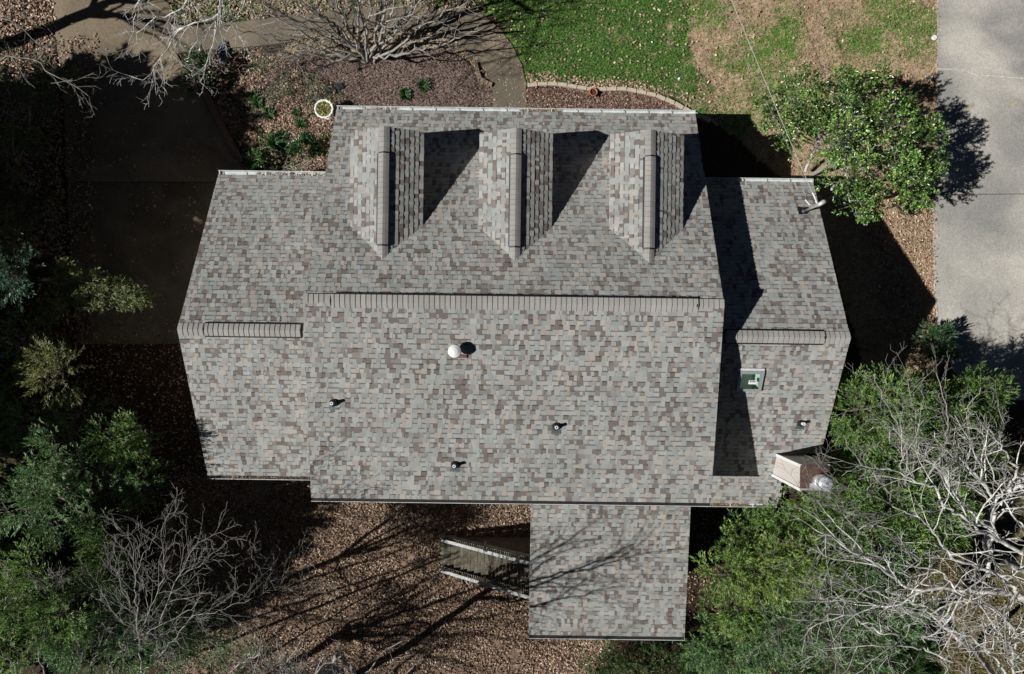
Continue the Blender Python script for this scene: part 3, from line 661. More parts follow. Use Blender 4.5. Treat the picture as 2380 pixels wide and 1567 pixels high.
# ================================================================== deck stairs
st_ = empty('deck_stairs', (0, 0, 0), 0, 'weathered wooden stairs with two handrails going down from the porch', 'stairs')
M_wood = mat('weathered_wood', (.12, .11, .078), .85, noise=[(3, .35), (16, .4)]); M_rail = mat('grey_rail_wood', (.36, .37, .36), .8, noise=[(3, .3), (12, .25)])
YA, YC = -10.1, -11.63; n = 13; xa, za = .95, .3; xb, zbq = -3.6, -3.15; dx = (xb-xa)/n; dz = (zbq-za)/n; ym = (YA+YC)/2
for i in range(n):
    x = xa+dx*(i+.5); z = za+dz*(i+.5)
    for q in (-.09, .085):
        mb = MB(); mb.box((x+q, ym, z), (.155, YA-YC-.08, .045), rz=random.uniform(-.006, .006)); mb.build('tread', M_wood, st_)
for y in (YA, YC):
    mb = MB(); mb.beam((xa, y, za+.02), (xb, y, zbq+.0), .05, .28); mb.build('stringer', M_rail, st_)
    hr = MB(); hr.beam((.9, y, 1.17), (-3.48, y, -2.4), .15, .045); h_ = hr.build('handrail', M_rail, st_)
    for i in range(44):
        t = (i+.5)/44; x = .8+(-3.4-.8)*t; zt = 1.08+(-2.45-1.08)*t; bl = MB(); bl.box((x, y, zt-.42), (.05, .035, .82)); bl.build('baluster', M_wood, st_)
mb = MB(); mb.add([(xa, y_, z_) for y_ in (YA-.04, YA-.07) for z_ in (za-.28, -3.3)]+[(xb+.3, y_, -3.3) for y_ in (YA-.04, YA-.07)], [(0, 1, 4), (2, 5, 3), (0, 4, 5, 2), (0, 2, 3, 1)]); mb.build('shadow_board', M_wood, st_)  # unseen board added under the treads so the stairs cast a solid shadow
for (x, z) in ((-3.45, -2.4), (-1.3, -.65)):
    for y in (YA, YC):
        mb = MB(); mb.box((x, y+.06, z-.5), (.1, .1, 1.5)); mb.build('post', M_rail, st_)

# ================================================================== yard items
# urn planter beside the roof corner
p = P(753, 253, .75); ur = empty('urn_planter', (p[0], p[1], 0), 0, 'large white scalloped urn planter filled with yellow green moss by the roof corner', 'planter')
mb = MB(); mb.lathe([(.0, 0), (.26, 0), (.26, .05), (.12, .12), (.1, .25), (.22, .38), (.36, .55), (.39, .72), (.425, .75), (.42, .78), (.34, .77), (.33, .72), (.3, .68), (0, .68)], (0, 0, 0), 56, wob=.045); mb.build('bowl', mat('white_urn', (.82, .82, .8), .5), ur, smooth=True)
n = 900; a = rng.uniform(0, 6.28, n); r = .33*np.sqrt(rng.uniform(0, 1, n)); pos = np.stack([r*np.cos(a), r*np.sin(a), .69+rng.uniform(0, .05, n)], 1); d = rng.normal(0, 1, (n, 3)); d[:, 2] = abs(d[:, 2])*.6
V, F, c = leaves(pos, d, np.full(n, .09), np.full(n, .05), palette(n, [(.62, .56, .24), (.44, .44, .15), (.12, .16, .04), (.10, .05, .03)], [5, 3, 2, 1.2]))
mesh('moss', V, F, M_leaf, ur, col=c)
# paver edging along the right bed and the short curved one by the walk
def paver_row(pts, ln, label, group, cols):
    pts = np.array([G(*q) for q in pts]); sg = np.linalg.norm(np.diff(pts, axis=0), axis=1); cum = np.concatenate([[0], np.cumsum(sg)]); s = 0; k = 0; out = []
    while s < cum[-1]-.05:
        e = min(s+ln, cum[-1]); f = lambda q: np.array([np.interp(q, cum, pts[:, i]) for i in range(3)])
        a, b = f(s+.012), f(e-.012); mid = (a+b)/2; ang = math.atan2(b[1]-a[1], b[0]-a[0])
        mb = MB(); l2 = np.linalg.norm(b-a)
        w2, h2, c = .085, .15, .018
        V = []
        for (zz, ins) in ((-.05, 0), (h2-c, 0), (h2, c)):
            for (sx, sy) in ((-1, -1), (1, -1), (1, 1), (-1, 1)): V.append((sx*(l2/2-ins), sy*(w2-ins), zz))
        mb.add(V, [(3, 2, 1, 0), (8, 9, 10, 11)]+[(r0+i, r0+(i+1) % 4, r0+4+(i+1) % 4, r0+4+i) for r0 in (0, 4) for i in range(4)])
        o = mb.build('edging_stone', cols); o.location = (mid[0], mid[1], float(gz(mid[0], mid[1]))); o.rotation_euler = (random.uniform(-.04, .04), random.uniform(-.03, .03), ang+random.uniform(-.05, .05))
        tag(o, label, 'paver', group); s = e; k += 1
M_pav = mat('paver', (.52, .44, .34), .85, noise=[(2.3, .25), (22, .25)])
paver_row([(1226, 201), (1262, 196), (1300, 197), (1335, 203), (1372, 209), (1410, 209), (1450, 208), (1490, 215), (1530, 225), (1565, 240), (1605, 262), (1650, 283)], .46, 'tan paver in the long curved row edging the bed beneath the lawn', 'pavers of the long row edging the right bed', M_pav)
paver_row([(1106, 146), (1110, 165), (1113, 182), (1128, 193), (1145, 199)], .42, 'brown paver in the short curved row left of the walkway', 'pavers of the short row left of the walkway', mat('brown_paver', (.25, .19, .14), .85, noise=[(3, .3), (20, .3)]))
# terracotta pot
p = G(1378, 218); pt = empty('flower_pot', p, 0, 'small orange terracotta pot standing in the right flower bed', 'pot')
mb = MB(); mb.lathe([(0, 0), (.12, 0), (.17, .2), (.19, .2), (.19, .26), (.155, .26), (.14, .2)], (0, 0, 0), 20); mb.build('shell', mat('terracotta', (.42, .13, .07), .8), pt, smooth=True)
mb = MB(); mb.lathe([(0, .19), (.15, .19)], (0, 0, 0), 20); mb.build('soil', mat('soil', (.06, .035, .025), 1), pt)
# white disc, block, stake, bits
p = G(2171, 88); mb = MB(); mb.lathe([(0, .06), (.10, .06), (.125, .04), (.125, 0), (0, 0)], p, 24); tag(mb.build('utility_cover', M_whitep, smooth=False), 'round white lid on the lawn at the driveway edge', 'lid')
p = G(2158, 179); mb = MB(); mb.box((p[0], p[1], .04), (.3, .12, .09), rz=-.15); tag(mb.build('paper_slip', mat('off_white', (.62, .60, .54), .7)), 'small off white block lying in the grass beside the driveway', 'block')
a, b = G(1562, 183, .35), G(1578, 184, 0); sp = empty('yard_stake', b, 0, 'thin white stake leaning over the lawn above the paver row', 'stake')
mb = MB(); mb.tube([(a-b), (0, 0, 0)], .014, 6); mb.build('rod', M_whitep, sp); mb = MB(); mb.lathe([(0, 0), (.07, 0), (.05, .1), (.02, .13), (0, .13)], (0, 0, 0), 10); mb.build('head', M_whitep, sp)
for (x, y, r, nm, lb, cc) in ((2003, 1018-200, .05, 0, 0, 0),): pass
a, b = G(1640, 268), G(1667, 293); mb = MB(); mb.beam((a[0], a[1], .12), (b[0], b[1], .1), .13, .09); tag(mb.build('splash_pipe', mat('dull_pipe', (.3, .28, .24), .6)), 'downspout pipe lying in the house shadow right of the front gutter', 'drainpipe')
for (px, py, sx, sy, ang, lb) in ((761, 210, .3, .5, .15, 'torn black sheet, left one of two sticking out of the mulch'), (788, 202, .5, .34, .3, 'wrinkled grey black sheet, right one of two in the mulch')):
    p = G(px, py); n = 9; V = []; F = []
    for i in range(n):
        for j in range(n):
            u, v = i/(n-1)-.5, j/(n-1)-.5; rr = 1-.35*random.random()*(abs(u) > .4 or abs(v) > .4)
            x, y = u*sx*rr, v*sy*rr; V.append((x*math.cos(ang)-y*math.sin(ang), x*math.sin(ang)+y*math.cos(ang), .05+random.uniform(0, .05)))
    F = [(i*n+j, (i+1)*n+j, (i+1)*n+j+1, i*n+j+1) for i in range(n-1) for j in range(n-1)]
    o = mesh('weed_sheet', V, F, mat('black_sheet', (.03, .035, .045), .35), smooth=True); o.location = p; tag(o, lb, 'plastic sheet')
# covered boulder near the walkway junction
p = G(520, 122); bo = MB(); prof = [(0, .42), (.2, .4), (.38, .28), (.5, .08), (.52, -.1)]; bo.lathe(prof, (0, 0, 0), 14)
o = bo.build('boulder', mat('grey_stone', (.10, .105, .12), .9, noise=[(2, .5), (9, .4)]), smooth=True); o.location = p; o.scale = (.65, 1.2, .5)
for v in o.data.vertices: v.co += Vector(rng.normal(0, .03, 3))
tag(o, 'bluish grey boulder at the junction of the walkway and parking pad', 'boulder')
# fallen sticks on the leaf litter
sticks = [((860, 1545), (1040, 1520)), ((880, 1565), (985, 1558)), ((845, 1555), (935, 1522)), ((915, 1538), (1045, 1528)), ((790, 1370), (745, 1460)), ((760, 1450), (800, 1490))]
for i, (a, b) in enumerate(sticks):
    A, Bq = G(*a, dz=.06), G(*b, dz=.1); T = Tubes(); T.add(smooth_path([A, (A+Bq)/2+rng.normal(0, .08, 3)*[1, 1, .1], Bq], .3, .015), .022, .01)
    tag(T.build('fallen_stick', mat('bleached_stick', (.42, .36, .26), .8), None), ['long straw coloured stick lying nearest the bottom edge of the photo', 'short pale stick just under the long bottom stick', 'pale stick crossing the others at the bottom left of the litter', 'thin pale stick beside the long bottom stick', 'leaning thin stick on the leaf litter left of the stairs', 'short thin stick lying left of the stairs on the leaves'][i], 'stick', 'sticks fallen on the leaf litter')

# ================================================================== litter and grass (stuff)
def scatter(n, poly, ln, wd, pal, wts, flat=.35, dz=.02, mask=None, name='leaf_litter', box=None, mt=None):
    poly = np.array(poly, float); x0, y0 = poly.min(0); x1, y1 = poly.max(0)
    x0, x1 = max(x0, -30), min(x1, 2410); y0, y1 = max(y0, -30), min(y1, 1597)
    px = rng.uniform(x0, x1, n); py = rng.uniform(y0, y1, n); k = inpoly(px, py, poly)
    px, py = px[k], py[k]; D = H+(py > 950)*np.clip((py-800)/260, 0, 3.2)
    x = (px-CX)/FPX*D; y = (CY-py)/FPX*D
    if mask is not None:
        k = mask(x, y); x, y = x[k], y[k]
    n = len(x); pos = np.stack([x, y, gz(x, y)+dz+rng.uniform(0, .03, n)], 1); a = rng.uniform(0, 6.28, n)
    d = np.stack([np.cos(a), np.sin(a), rng.normal(0, flat, n)], 1)
    return leaves(pos, d, rng.uniform(.6, 1.3, n)*ln, rng.uniform(.7, 1.2, n)*wd, palette(n, pal, wts, .25), .1)
def join(parts):
    V = []; F = []; C = []; n = 0
    for v, f, c in parts: V.append(v); F.append(f+n); C.append(c); n += len(v)
    return np.concatenate(V), np.concatenate(F), np.concatenate(C)
M_dry = mat('dry_leaf', attr=True, rough=.75, spec=.3, trans=.1)
DRY = [(.50, .355, .26), (.38, .255, .175), (.24, .16, .11), (.64, .52, .40), (.11, .08, .06)]
def drift0(x, y): return fbm(x, y, .9, 61)+.25*vnoise(x, y, .25, 62) > rng.uniform(.3, .8, x.shape)
parts = [scatter(105000, [(380, 1110), (1240, 1110), (1240, 1490), (1380, 1560), (1350, 1620), (350, 1620)], .115, .075, [(.45, .325, .235), (.33, .225, .155), (.20, .135, .095), (.60, .49, .37), (.09, .065, .05)], [4, 4, 3.5, 1.2, 4], .7, mask=drift0),
         scatter(14000, BEDL, .11, .06, DRY, [4, 3, 3, 1, 3]),
         scatter(7000, MULCH2, .1, .055, [(.36, .24, .18), (.22, .14, .11), (.14, .09, .07), (.5, .4, .32)], [3, 4, 4, 1]), scatter(16000, MULCH, .09, .035, [(.24, .175, .15), (.16, .115, .10), (.40, .30, .25), (.08, .055, .05), (.3, .27, .2)], [3, 4, 1.2, 3, .6]),
         scatter(5000, STRAW, .1, .045, [(.5, .42, .3), (.4, .3, .2), (.25, .18, .12)], [3, 3, 2]),
         scatter(14000, TAN, .1, .03, [(.5, .33, .22), (.4, .26, .16), (.3, .18, .1), (.2, .17, .07)], [3, 3, 2, 1]),
         scatter(1100, LAWN, .12, .09, DRY, [4, 3, .5, 2, 0]), scatter(700, TAN, .14, .1, DRY, [4, 2, .5, 2, 0]),
         scatter(4000, STRIP, .12, .08, DRY, [4, 3, 1, 2, 1]), scatter(9000, [(0, 0), (125, 0), (140, 300), (150, 600), (0, 600)], .13, .09, DRY, [4, 3, 3, 2, 3]),
         scatter(9000, [(0, 600), (430, 760), (490, 1100), (500, 1300), (0, 1300)], .12, .07, DRY, [4, 3, 3, 1, 3]),
         scatter(8000, [(2150, 1200), (2400, 1000), (2400, 1600), (2100, 1600)], .14, .1, [(.20, .11, .07), (.27, .19, .12), (.14, .13, .06), (.1, .12, .04)], [2, 2, 3, 2]),
         scatter(2500, [(1225, 170), (1500, 190), (1640, 240), (1500, 215), (1225, 198)], .13, .08, DRY, [4, 3, 1, 2, 0]),
         scatter(2600, [(118, 100), (230, 80), (215, 400), (230, 800), (150, 800)], .13, .08, DRY, [3, 3, 3, 1, 3], dz=.06), scatter(1100, [(118, 0), (560, 380), (600, 800), (180, 800)], .12, .07, DRY, [3, 2, 3, 1, 3], dz=.06),
         scatter(9000, [(1235, 1480), (1420, 1490), (1400, 1600), (1235, 1600)], .14, .09, DRY, [4, 4, 3, 2, 3], .6), scatter(6000, [(1600, 1150), (1800, 1150), (1800, 1600), (1380, 1600), (1590, 1490)], .13, .08, DRY, [2, 3, 4, 1, 4], .6),
         scatter(260, [(1145, 40), (1222, 60), (1222, 250), (1145, 250)], .07, .05, DRY, [3, 2, 1, 3, 0]), scatter(3000, [(2000, 480), (2175, 440), (2180, 900), (2080, 880)], .12, .07, DRY, [4, 3, 1, 1, 1])]
V, F, c = join(parts); tag(mesh('leaf_litter', V, F, M_dry, col=c), 'fallen brown leaves and mulch scattered over the yard', 'leaf litter', kind='stuff')
def drift(x, y): return fbm(x, y, .9, 61)+.25*vnoise(x, y, .25, 62) > rng.uniform(.35, .85, x.shape)
def isgreen(x, y): return ground_col(x, y)[1] > rng.uniform(.1, 1, x.shape)
GR = [(.08, .185, .035), (.14, .28, .055), (.055, .12, .03), (.24, .29, .10)]
parts = [scatter(60000, LAWN, .085, .022, GR, [4, 4, 3, .6], .8, mask=isgreen), scatter(60000, TAN, .08, .022, GR, [4, 4, 2, 1], .8, mask=isgreen),
         scatter(22000, BEDL, .09, .045, [(.06, .15, .03), (.1, .2, .05), (.035, .08, .02)], [3, 2, 3], .8, mask=isgreen), scatter(14000, STRIP, .09, .035, GR, [3, 3, 3, 1], .8, mask=isgreen)]
V, F, c = join(parts); tag(mesh('grass', V, F, M_leaf, col=c), 'short green grass growing in the lawn and beds', 'grass', kind='stuff')

# ================================================================== trees
def crown_clusters(lobes, dens):
    """lobes: (centre, (rx,ry,rz)) -> clusters spread near the lobe surface, upper side favoured"""
    out = []
    for c, r in lobes:
        c = np.array(c, float); r = np.array(r, float)
        k = int(dens*(r[0]*r[1]+r[0]*r[2]+r[1]*r[2])*4)+3
        for _ in range(k):
            v = unit(rng.normal(0, 1, 3)); 
            if v[2] < -.55: v[2] *= -1
            out.append((c+v*r*rng.uniform(.55, 1.02), v/r))
    return out
def evergreen(name, base, lobes, label, cat='tree', dens=1.3, nsh=9, crad=.42, nleaf=9, shl=.38, ln=.17, wd=.042, pal=None, wts=None, updir=.7, m=None, bark=None, tr=.14, group=None, out=1.0, limbs=True, spread=.6, cvar=.25):
    base = np.array(base, float); root = empty(name, base, 0, label, cat, group)
    cl = crown_clusters(lobes, dens)
    V, F, c = shoots(cl, nsh, crad, nleaf, shl, ln, wd, pal, wts, updir, out, spread, cvar)
    mesh('foliage', V-base, F, m or M_leaf, root, col=c)
    T = Tubes(); cen = np.mean([l[0] for l in lobes], 0); topz = max(l[0][2] for l in lobes)
    tpts = smooth_path([base, base+(cen-base)*np.array([.35, .35, .45]), cen*np.array([1, 1, 1])], .6, .03)
    T.add(tpts-base, tr, tr*.4); T.build('trunk', bark or M_dark, root)
    T = Tubes()
    if limbs:
        for l, r in lobes:
            l = np.array(l, float); j = tpts[int(len(tpts)*.6)]
            T.add(smooth_path([j, (j+l)/2+rng.normal(0, .2, 3), l], .4, .03)-base, tr*.5, tr*.2)
        for (q, o) in cl:
            l = min((np.array(l[0], float) for l in lobes), key=lambda a: np.linalg.norm(a-q)); s = l+(q-l)*.15
            T.add(np.array([s, (s+q)/2+rng.normal(0, .08, 3), q])-base, tr*.16, .008)
        T.build('limbs', bark or M_dark, root)
    return root
G1 = [(.14, .27, .065), (.2, .35, .085), (.06, .14, .045), (.27, .33, .09), (.36, .30, .14)]; W1 = [4, 4, 3, 1.6, .4]
G2 = [(.13, .25, .09), (.19, .32, .14), (.07, .15, .06), (.29, .35, .12)]; W2 = [4, 3, 3, 1]
GY = [(.2, .24, .07), (.3, .28, .12), (.11, .17, .04), (.42, .36, .2)]; WY2 = [4, 3, 3, 1.5]

# glossy leaved tree by the right driveway
mg = P(1880, 420, .0)
lob = [(P(1850, 245, 3.9), (1.45, 1.3, .8)), (P(1940, 200, 3.6), (1.2, .6, .6)), (P(2130, 330, 3.4), (.9, 1.2, .7)), (P(2120, 440, 3.2), (.9, .7, .6)), (P(1990, 505, 3.2), (.35, .5, .4)), (P(1785, 262, 3.4), (.4, .6, .4)), (P(2160, 395, 3.6), (.5, .35, .3)), (P(2035, 180, 3.8), (.6, .3, .3)), (P(1960, 235, 4.1), (1.5, 1.15, .8)), (P(2060, 300, 3.9), (1.3, 1.4, .8)), (P(2100, 400, 3.6), (1.25, 1.3, .8)),
       (P(1985, 410, 4.3), (1.3, 1.0, .8)), (P(1995, 470, 3.7), (1.05, .8, .7)), (P(1960, 320, 4.4), (1.3, .9, .6)), (P(1835, 300, 3.3), (.85, 1.0, .6)), (P(1920, 370, 2.6), (.55, .5, .4)), (P(2080, 350, 4.4), (.9, .9, .5))]
MG = [(.09, .18, .04), (.15, .27, .05), (.25, .34, .08), (.035, .08, .02), (.42, .44, .18)]
mgt = evergreen('broadleaf_tree', G(1890, 405), lob, 'broad glossy leaved tree with pale limbs between the right wing and the driveway', dens=2.3, nsh=8, crad=.3, nleaf=9, shl=.22, ln=.115, wd=.052, pal=MG, wts=[4.5, 4, 1.4, 5, .5], updir=.5, m=M_gloss, bark=M_bark, tr=.1, out=.6, spread=.9, cvar=.45)
T = Tubes(); bq = G(1890, 405)
for pts in ([(1872, 398, .4), (1895, 345, 1.6), (1925, 305, 3.4), (1965, 258, 4.7)], [(1930, 378, 1.2), (1985, 368, 3.9), (2035, 360, 4.9), (2055, 365, 5.0)], [(1905, 330, 3.0), (1880, 260, 4.3)], [(1934, 440, 2.4), (1960, 425, 3.8), (1975, 470, 4.4)]):
    sprout(T, smooth_path([P(*q) for q in pts], .3, .03)-bq, .075, .02, 0, 2, .5, up=.02, ang=(30, 55))
T.build('pale_limbs', M_white, mgt)

# evergreens filling the lower right corner
er = [
 ('evergreen_tree', (1990, 1000), [((2000, 960, 4.6), (1.2, 1.6, 1.2)), ((2080, 950, 4.8), (1.5, 1.3, 1.2)), ((2010, 1040, 4.2), (1.1, 1.0, 1.0))], 'dense green tree just right of the chimney and roof edge', G1, W1),
 ('evergreen_tree', (2130, 950), [((2170, 960, 4.4), (1.4, 1.2, 1.2)), ((2260, 920, 4.0), (1.3, .9, 1.0)), ((2200, 1050, 4.6), (1.5, 1.2, 1.2))], 'green tree under pale branches at the end of the right driveway', G1, W1),
 ('evergreen_tree', (1850, 1120), [((1980, 1130, 4.4), (1.5, 1.1, 1.3)), ((1860, 1215, 3.2), (1.8, .7, 1.0)), ((1760, 1225, 1.6), (1.0, .6, .9)), ((1900, 1150, 4.0), (1.0, .8, 1.0)), ((1960, 1210, 4.6), (1.7, 1.2, 1.2))], 'bushy green tree directly below the white chimney cap', G1, W1),
 ('evergreen_tree', (1760, 1330), [((1790, 1320, 4.2), (1.6, 1.2, 1.3)), ((1690, 1330, 4.4), (1.1, .55, .6)), ((1880, 1310, 4.8), (1.7, 1.2, 1.3)), ((1730, 1410, 3.4), (1.3, .9, 1.1))], 'yellow green tree with a shoot reaching over the porch roof edge', [(.15, .27, .06), (.24, .33, .08), (.08, .16, .04), (.36, .38, .11)], [4, 4, 3, 1.8]),
 ('evergreen_tree', (1720, 1490), [((1800, 1460, 4.2), (1.5, 1.2, 1.2)), ((1700, 1520, 3.2), (1.3, .9, 1.0)), ((1640, 1500, 2.6), (.8, .8, .9)), ((1900, 1430, 4.8), (1.5, 1.3, 1.2)), ((1820, 1550, 4.2), (1.4, 1.0, 1.1))], 'bluish green tree at the lower right corner of the porch roof', G2, W2),
 ('evergreen_tree', (1970, 1440), [((2040, 1400, 5.2), (1.6, 1.4, 1.3)), ((2010, 1290, 5.0), (1.5, 1.2, 1.2)), ((1990, 1520, 4.8), (1.6, 1.3, 1.2))], 'dark green tree beneath the tangle of white branches', G2, W2),
 ('evergreen_tree', (2080, 1180), [((2110, 1170, 5.0), (1.5, 1.2, 1.2)), ((2080, 1240, 4.4), (1.3, 1.0, 1.2)), ((2180, 1200, 4.2), (1.0, 1.1, 1.2))], 'mid green tree in the middle of the lower right thicket', G1, W1),
 ('evergreen_tree', (1690, 1240), [((1720, 1260, 1.8), (1.0, .9, 1.0)), ((1760, 1400, 2.6), (1.3, .9, 1.0)), ((1680, 1430, 2.4), (.9, .9, .9))], 'green tree in the dark gap right of the porch roof', G1, W1),
 ('evergreen_tree', (2000, 1080), [((2060, 1080, 4.6), (1.5, 1.1, 1.2)), ((2150, 1110, 4.4), (1.4, 1.0, 1.1)), ((2240, 1010, 3.6), (1.2, 1.2, 1.1))], 'green tree right of the chimney cap, in the upper middle of the thicket', G1, W1),
 ('evergreen_shrub', (1500, 1520), [((1410, 1535, -1.2), (1.1, .8, .8)), ((1560, 1545, -.8), (1.5, .7, .9)), ((1480, 1560, -1.0), (1.5, .8, .9)), ((1620, 1560, -.4), (1.2, .8, .9))], 'leafy green shrub with orange tips below the porch gutter', [(.06, .13, .035), (.09, .17, .04), (.04, .08, .03), (.35, .12, .04)], [4, 4, 3, .4]),
]
for nm, b, lobes, lab_, pal, wts in er:
    evergreen(nm, G(*b), [(P(*l), r) for l, r in lobes], lab_, 'tree' if 'tree' in nm else 'shrub', dens=2.9, nsh=9, crad=.4, nleaf=9, shl=.36, ln=.17, wd=.036, pal=pal, wts=wts, updir=.75, group='evergreens of the lower right thicket' if 'tree' in nm else None)
# long needled young pine at the bottom
pb_ = G(2120, 1480); rt = empty('young_pine', pb_, 0, 'young pine with soft green needle tufts at the bottom right', 'pine')
cl = []
for _ in range(55):
    q = P(rng.uniform(2075, 2180), rng.uniform(1440, 1570), rng.uniform(2.5, 5.5)); cl.append((q, (0, 0, 1)))
V, F, c = shoots(cl, 2, .12, 70, .1, .42, .012, [(.07, .16, .04), (.1, .2, .05)], [1, 1], .6, .3, 1.0); mesh('foliage', V-pb_, F, M_leaf, rt, col=c)
T = Tubes(); tpz = smooth_path([pb_, P(2128, 1505, 5)], .5, .03); T.add(tpz-pb_, .08, .02)
for (q, o) in cl: s = tpz[rng.integers(len(tpz)//2, len(tpz))]; T.add(np.array([s, (s+q)/2, q])-pb_, .02, .01)
T.build('trunk', M_dark, rt)
# shrub at the driveway end
p = G(2150, 795); evergreen('strap_leaf_shrub', p, [(p+[0, 0, .7], (.65, .65, .5)), (p+[.35, -.1, .6], (.4, .45, .4))], 'spiky dark green shrub at the driveway edge by the gable shadow', 'shrub', dens=2.2, nsh=6, crad=.3, nleaf=9, shl=.3, ln=.3, wd=.055, pal=[(.04, .10, .04), (.07, .15, .06), (.03, .06, .03)], wts=[3, 3, 2], updir=.5, tr=.05, out=1.2)

# front bed shrubs
def bed_shrub(px, py, r, h, label, pal=G1, wts=W1, name='bed_shrub'):
    p = G(px, py); return evergreen(name, p, [(p+[0, 0, h*.6], (r, r*.9, h*.5)), (p+[r*.5, r*.2, h*.5], (r*.6, r*.6, h*.4))], label, 'shrub', dens=2.6, nsh=7, crad=.2, nleaf=8, shl=.16, ln=.1, wd=.06, pal=pal, wts=wts, updir=.8, tr=.035, m=M_gloss)
FR = [(.06, .16, .045), (.1, .22, .08), (.035, .09, .03), (.2, .28, .14)]; FW = [4, 3, 3, 1]
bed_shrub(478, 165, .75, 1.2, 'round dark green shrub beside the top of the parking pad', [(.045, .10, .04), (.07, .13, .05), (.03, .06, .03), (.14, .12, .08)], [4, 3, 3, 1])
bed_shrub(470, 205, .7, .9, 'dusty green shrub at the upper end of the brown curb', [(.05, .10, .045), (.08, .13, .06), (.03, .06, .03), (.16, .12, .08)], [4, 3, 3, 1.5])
bed_shrub(612, 372, .55, .9, 'light green shrub with a yellow patch above the left wing gutter', FR+[(.5, .5, .05)], FW+[.5])
bed_shrub(700, 352, .42, .9, 'bright green shrub nearest the main roof edge in the left bed', FR, FW)
bed_shrub(585, 385, .35, .5, 'small green shrub next to the end of the curb wall', FR, FW)
def weed(px, py, r, label, group=None):
    p = G(px, py); n = int(60*r/.15); a = rng.uniform(0, 6.28, n); rr = r*.3*np.sqrt(rng.uniform(0, 1, n))
    pos = np.stack([rr*np.cos(a), rr*np.sin(a), np.full(n, .02)], 1); d = np.stack([np.cos(a), np.sin(a), rng.uniform(.3, 1.4, n)], 1)
    V, F, c = leaves(pos, d, rng.uniform(.6, 1.1, n)*r, np.full(n, r*.22), palette(n, FR, FW), .3); o = mesh('leafy_weed', V, F, M_leaf, col=c); o.location = p; tag(o, label, 'plant', group)
for (q, lb) in zip([(942, 221, .3), (985, 201, .32), (640, 332, .38), (655, 318, .3), (712, 322, .3), (662, 346, .3), (735, 345, .25), (600, 240, .3), (625, 265, .3), (590, 225, .25), (700, 288, .25), (690, 262, .22)],
        ['spiky green clump in the mulch above the front gutter, left of two', 'spiky green clump nearest the short paver row', 'large leafy clump in the brown leaves of the left bed', 'leafy clump just above the largest clump in the left bed', 'green clump near the roof edge amid orange leaves', 'green clump between the two shrubs above the left gutter', 'small green clump touching the main roof edge', 'green weed in the upper left bed by the shrub shadow', 'green weed at the middle of the left bed', 'green weed highest in the left bed', 'pale green weed in the mulch left of the urn', 'pale green weed upper left of the urn']):
    weed(*q, lb)

# evergreens on the dark left side
el_ = [
 ('leaning_evergreen', (130, 1080), [((135, 1050, 6.6), (.45, 1.2, .6)), ((90, 1095, 6.3), (.75, .35, .4)), ((105, 1140, 6.6), (.6, .9, .6)), ((165, 1140, 6.3), (.8, .4, .4)), ((70, 1180, 6.2), (.85, .35, .4)), ((125, 1205, 6.2), (.6, .6, .5)), ((190, 1090, 6.0), (.35, .7, .4)), ((215, 1205, 5.8), (.6, .35, .4))], 'tall lit blue green tree on the left side below the roof wing', G2, W2),
 ('leaning_evergreen', (330, 1010), [((265, 1010, 5.6), (.75, .5, .7)), ((300, 1040, 5.2), (.7, .6, .7)), ((330, 1000, 4.6), (.5, .4, .5))], 'small bright green tree top left of the lower wing corner', G1, W1),
 ('leaning_evergreen', (60, 640), [((20, 620, 7.2), (.9, .5, .6)), ((40, 650, 7.0), (.6, .4, .5))], 'pale green tree top lit at the left edge', [(.10, .2, .12), (.07, .15, .09)], [1, 1]),
 ('yellowish_evergreen', (160, 820), [((140, 865, 5.2), (.75, .75, .7)), ((120, 830, 5.4), (.5, .4, .5))], 'yellowish green tree top lower of the two straw tinted ones', GY, WY2),
 ('leaning_evergreen', (100, 1290), [((90, 1330, 7.4), (1.0, 1.0, .9)), ((60, 1400, 7.6), (1.2, .9, .9)), ((150, 1420, 7.4), (1.1, .9, .9)), ((20, 1490, 7.5), (1.0, 1.1, .9))], 'green tree in the lower left corner with straw coloured tips', G1, W1),
 ('leaning_evergreen', (260, 1240), [((250, 1260, 5.4), (.6, .8, .7)), ((240, 1320, 5.2), (.8, .6, .7)), ((255, 1290, 5.4), (.5, .6, .6))], 'narrow olive green tree right of the tall lit tree', G1, W1),
 ('leaning_evergreen', (440, 1420), [((430, 1430, 4.6), (1.3, 1.0, 1.2)), ((370, 1490, 5.4), (1.5, 1.0, 1.0)), ((480, 1490, 3.6), (1.1, .9, .9)), ((590, 1550, 1.2), (1.4, .7, .8)), ((260, 1500, 6.4), (1.5, 1.1, 1.0)), ((330, 1400, 6.4), (.9, .8, .8)), ((190, 1470, 7.0), (1.3, 1.1, 1.0))], 'broad dark green tree at the bottom left under bare grey branches', G2, W2),
 ('leaning_evergreen', (10, 1000), [((5, 1090, 5.4), (.6, .7, .6)), ((20, 1190, 5.4), (.7, .5, .5)), ((-10, 950, 4.0), (.9, .9, .8))], 'green tree cut by the left edge beside the tall lit tree', G2, W2),
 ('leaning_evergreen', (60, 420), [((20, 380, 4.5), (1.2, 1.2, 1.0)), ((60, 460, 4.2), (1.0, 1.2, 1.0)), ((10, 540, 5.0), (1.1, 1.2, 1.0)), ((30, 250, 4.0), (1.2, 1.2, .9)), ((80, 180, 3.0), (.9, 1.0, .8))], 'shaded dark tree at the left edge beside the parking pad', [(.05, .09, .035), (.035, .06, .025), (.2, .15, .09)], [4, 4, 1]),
 ('leaning_evergreen', (120, 960), [((60, 800, 2.6), (1.1, 1.2, 1.0)), ((80, 980, 2.4), (1.0, 1.0, 1.0)), ((190, 960, 1.2), (1.0, 1.0, .9)), ((230, 1100, 1.0), (1.0, 1.0, .9)), ((320, 1120, .2), (1.0, .8, .9))], 'unlit dark tree behind the lit tree tops at the left', G2, W2),
]
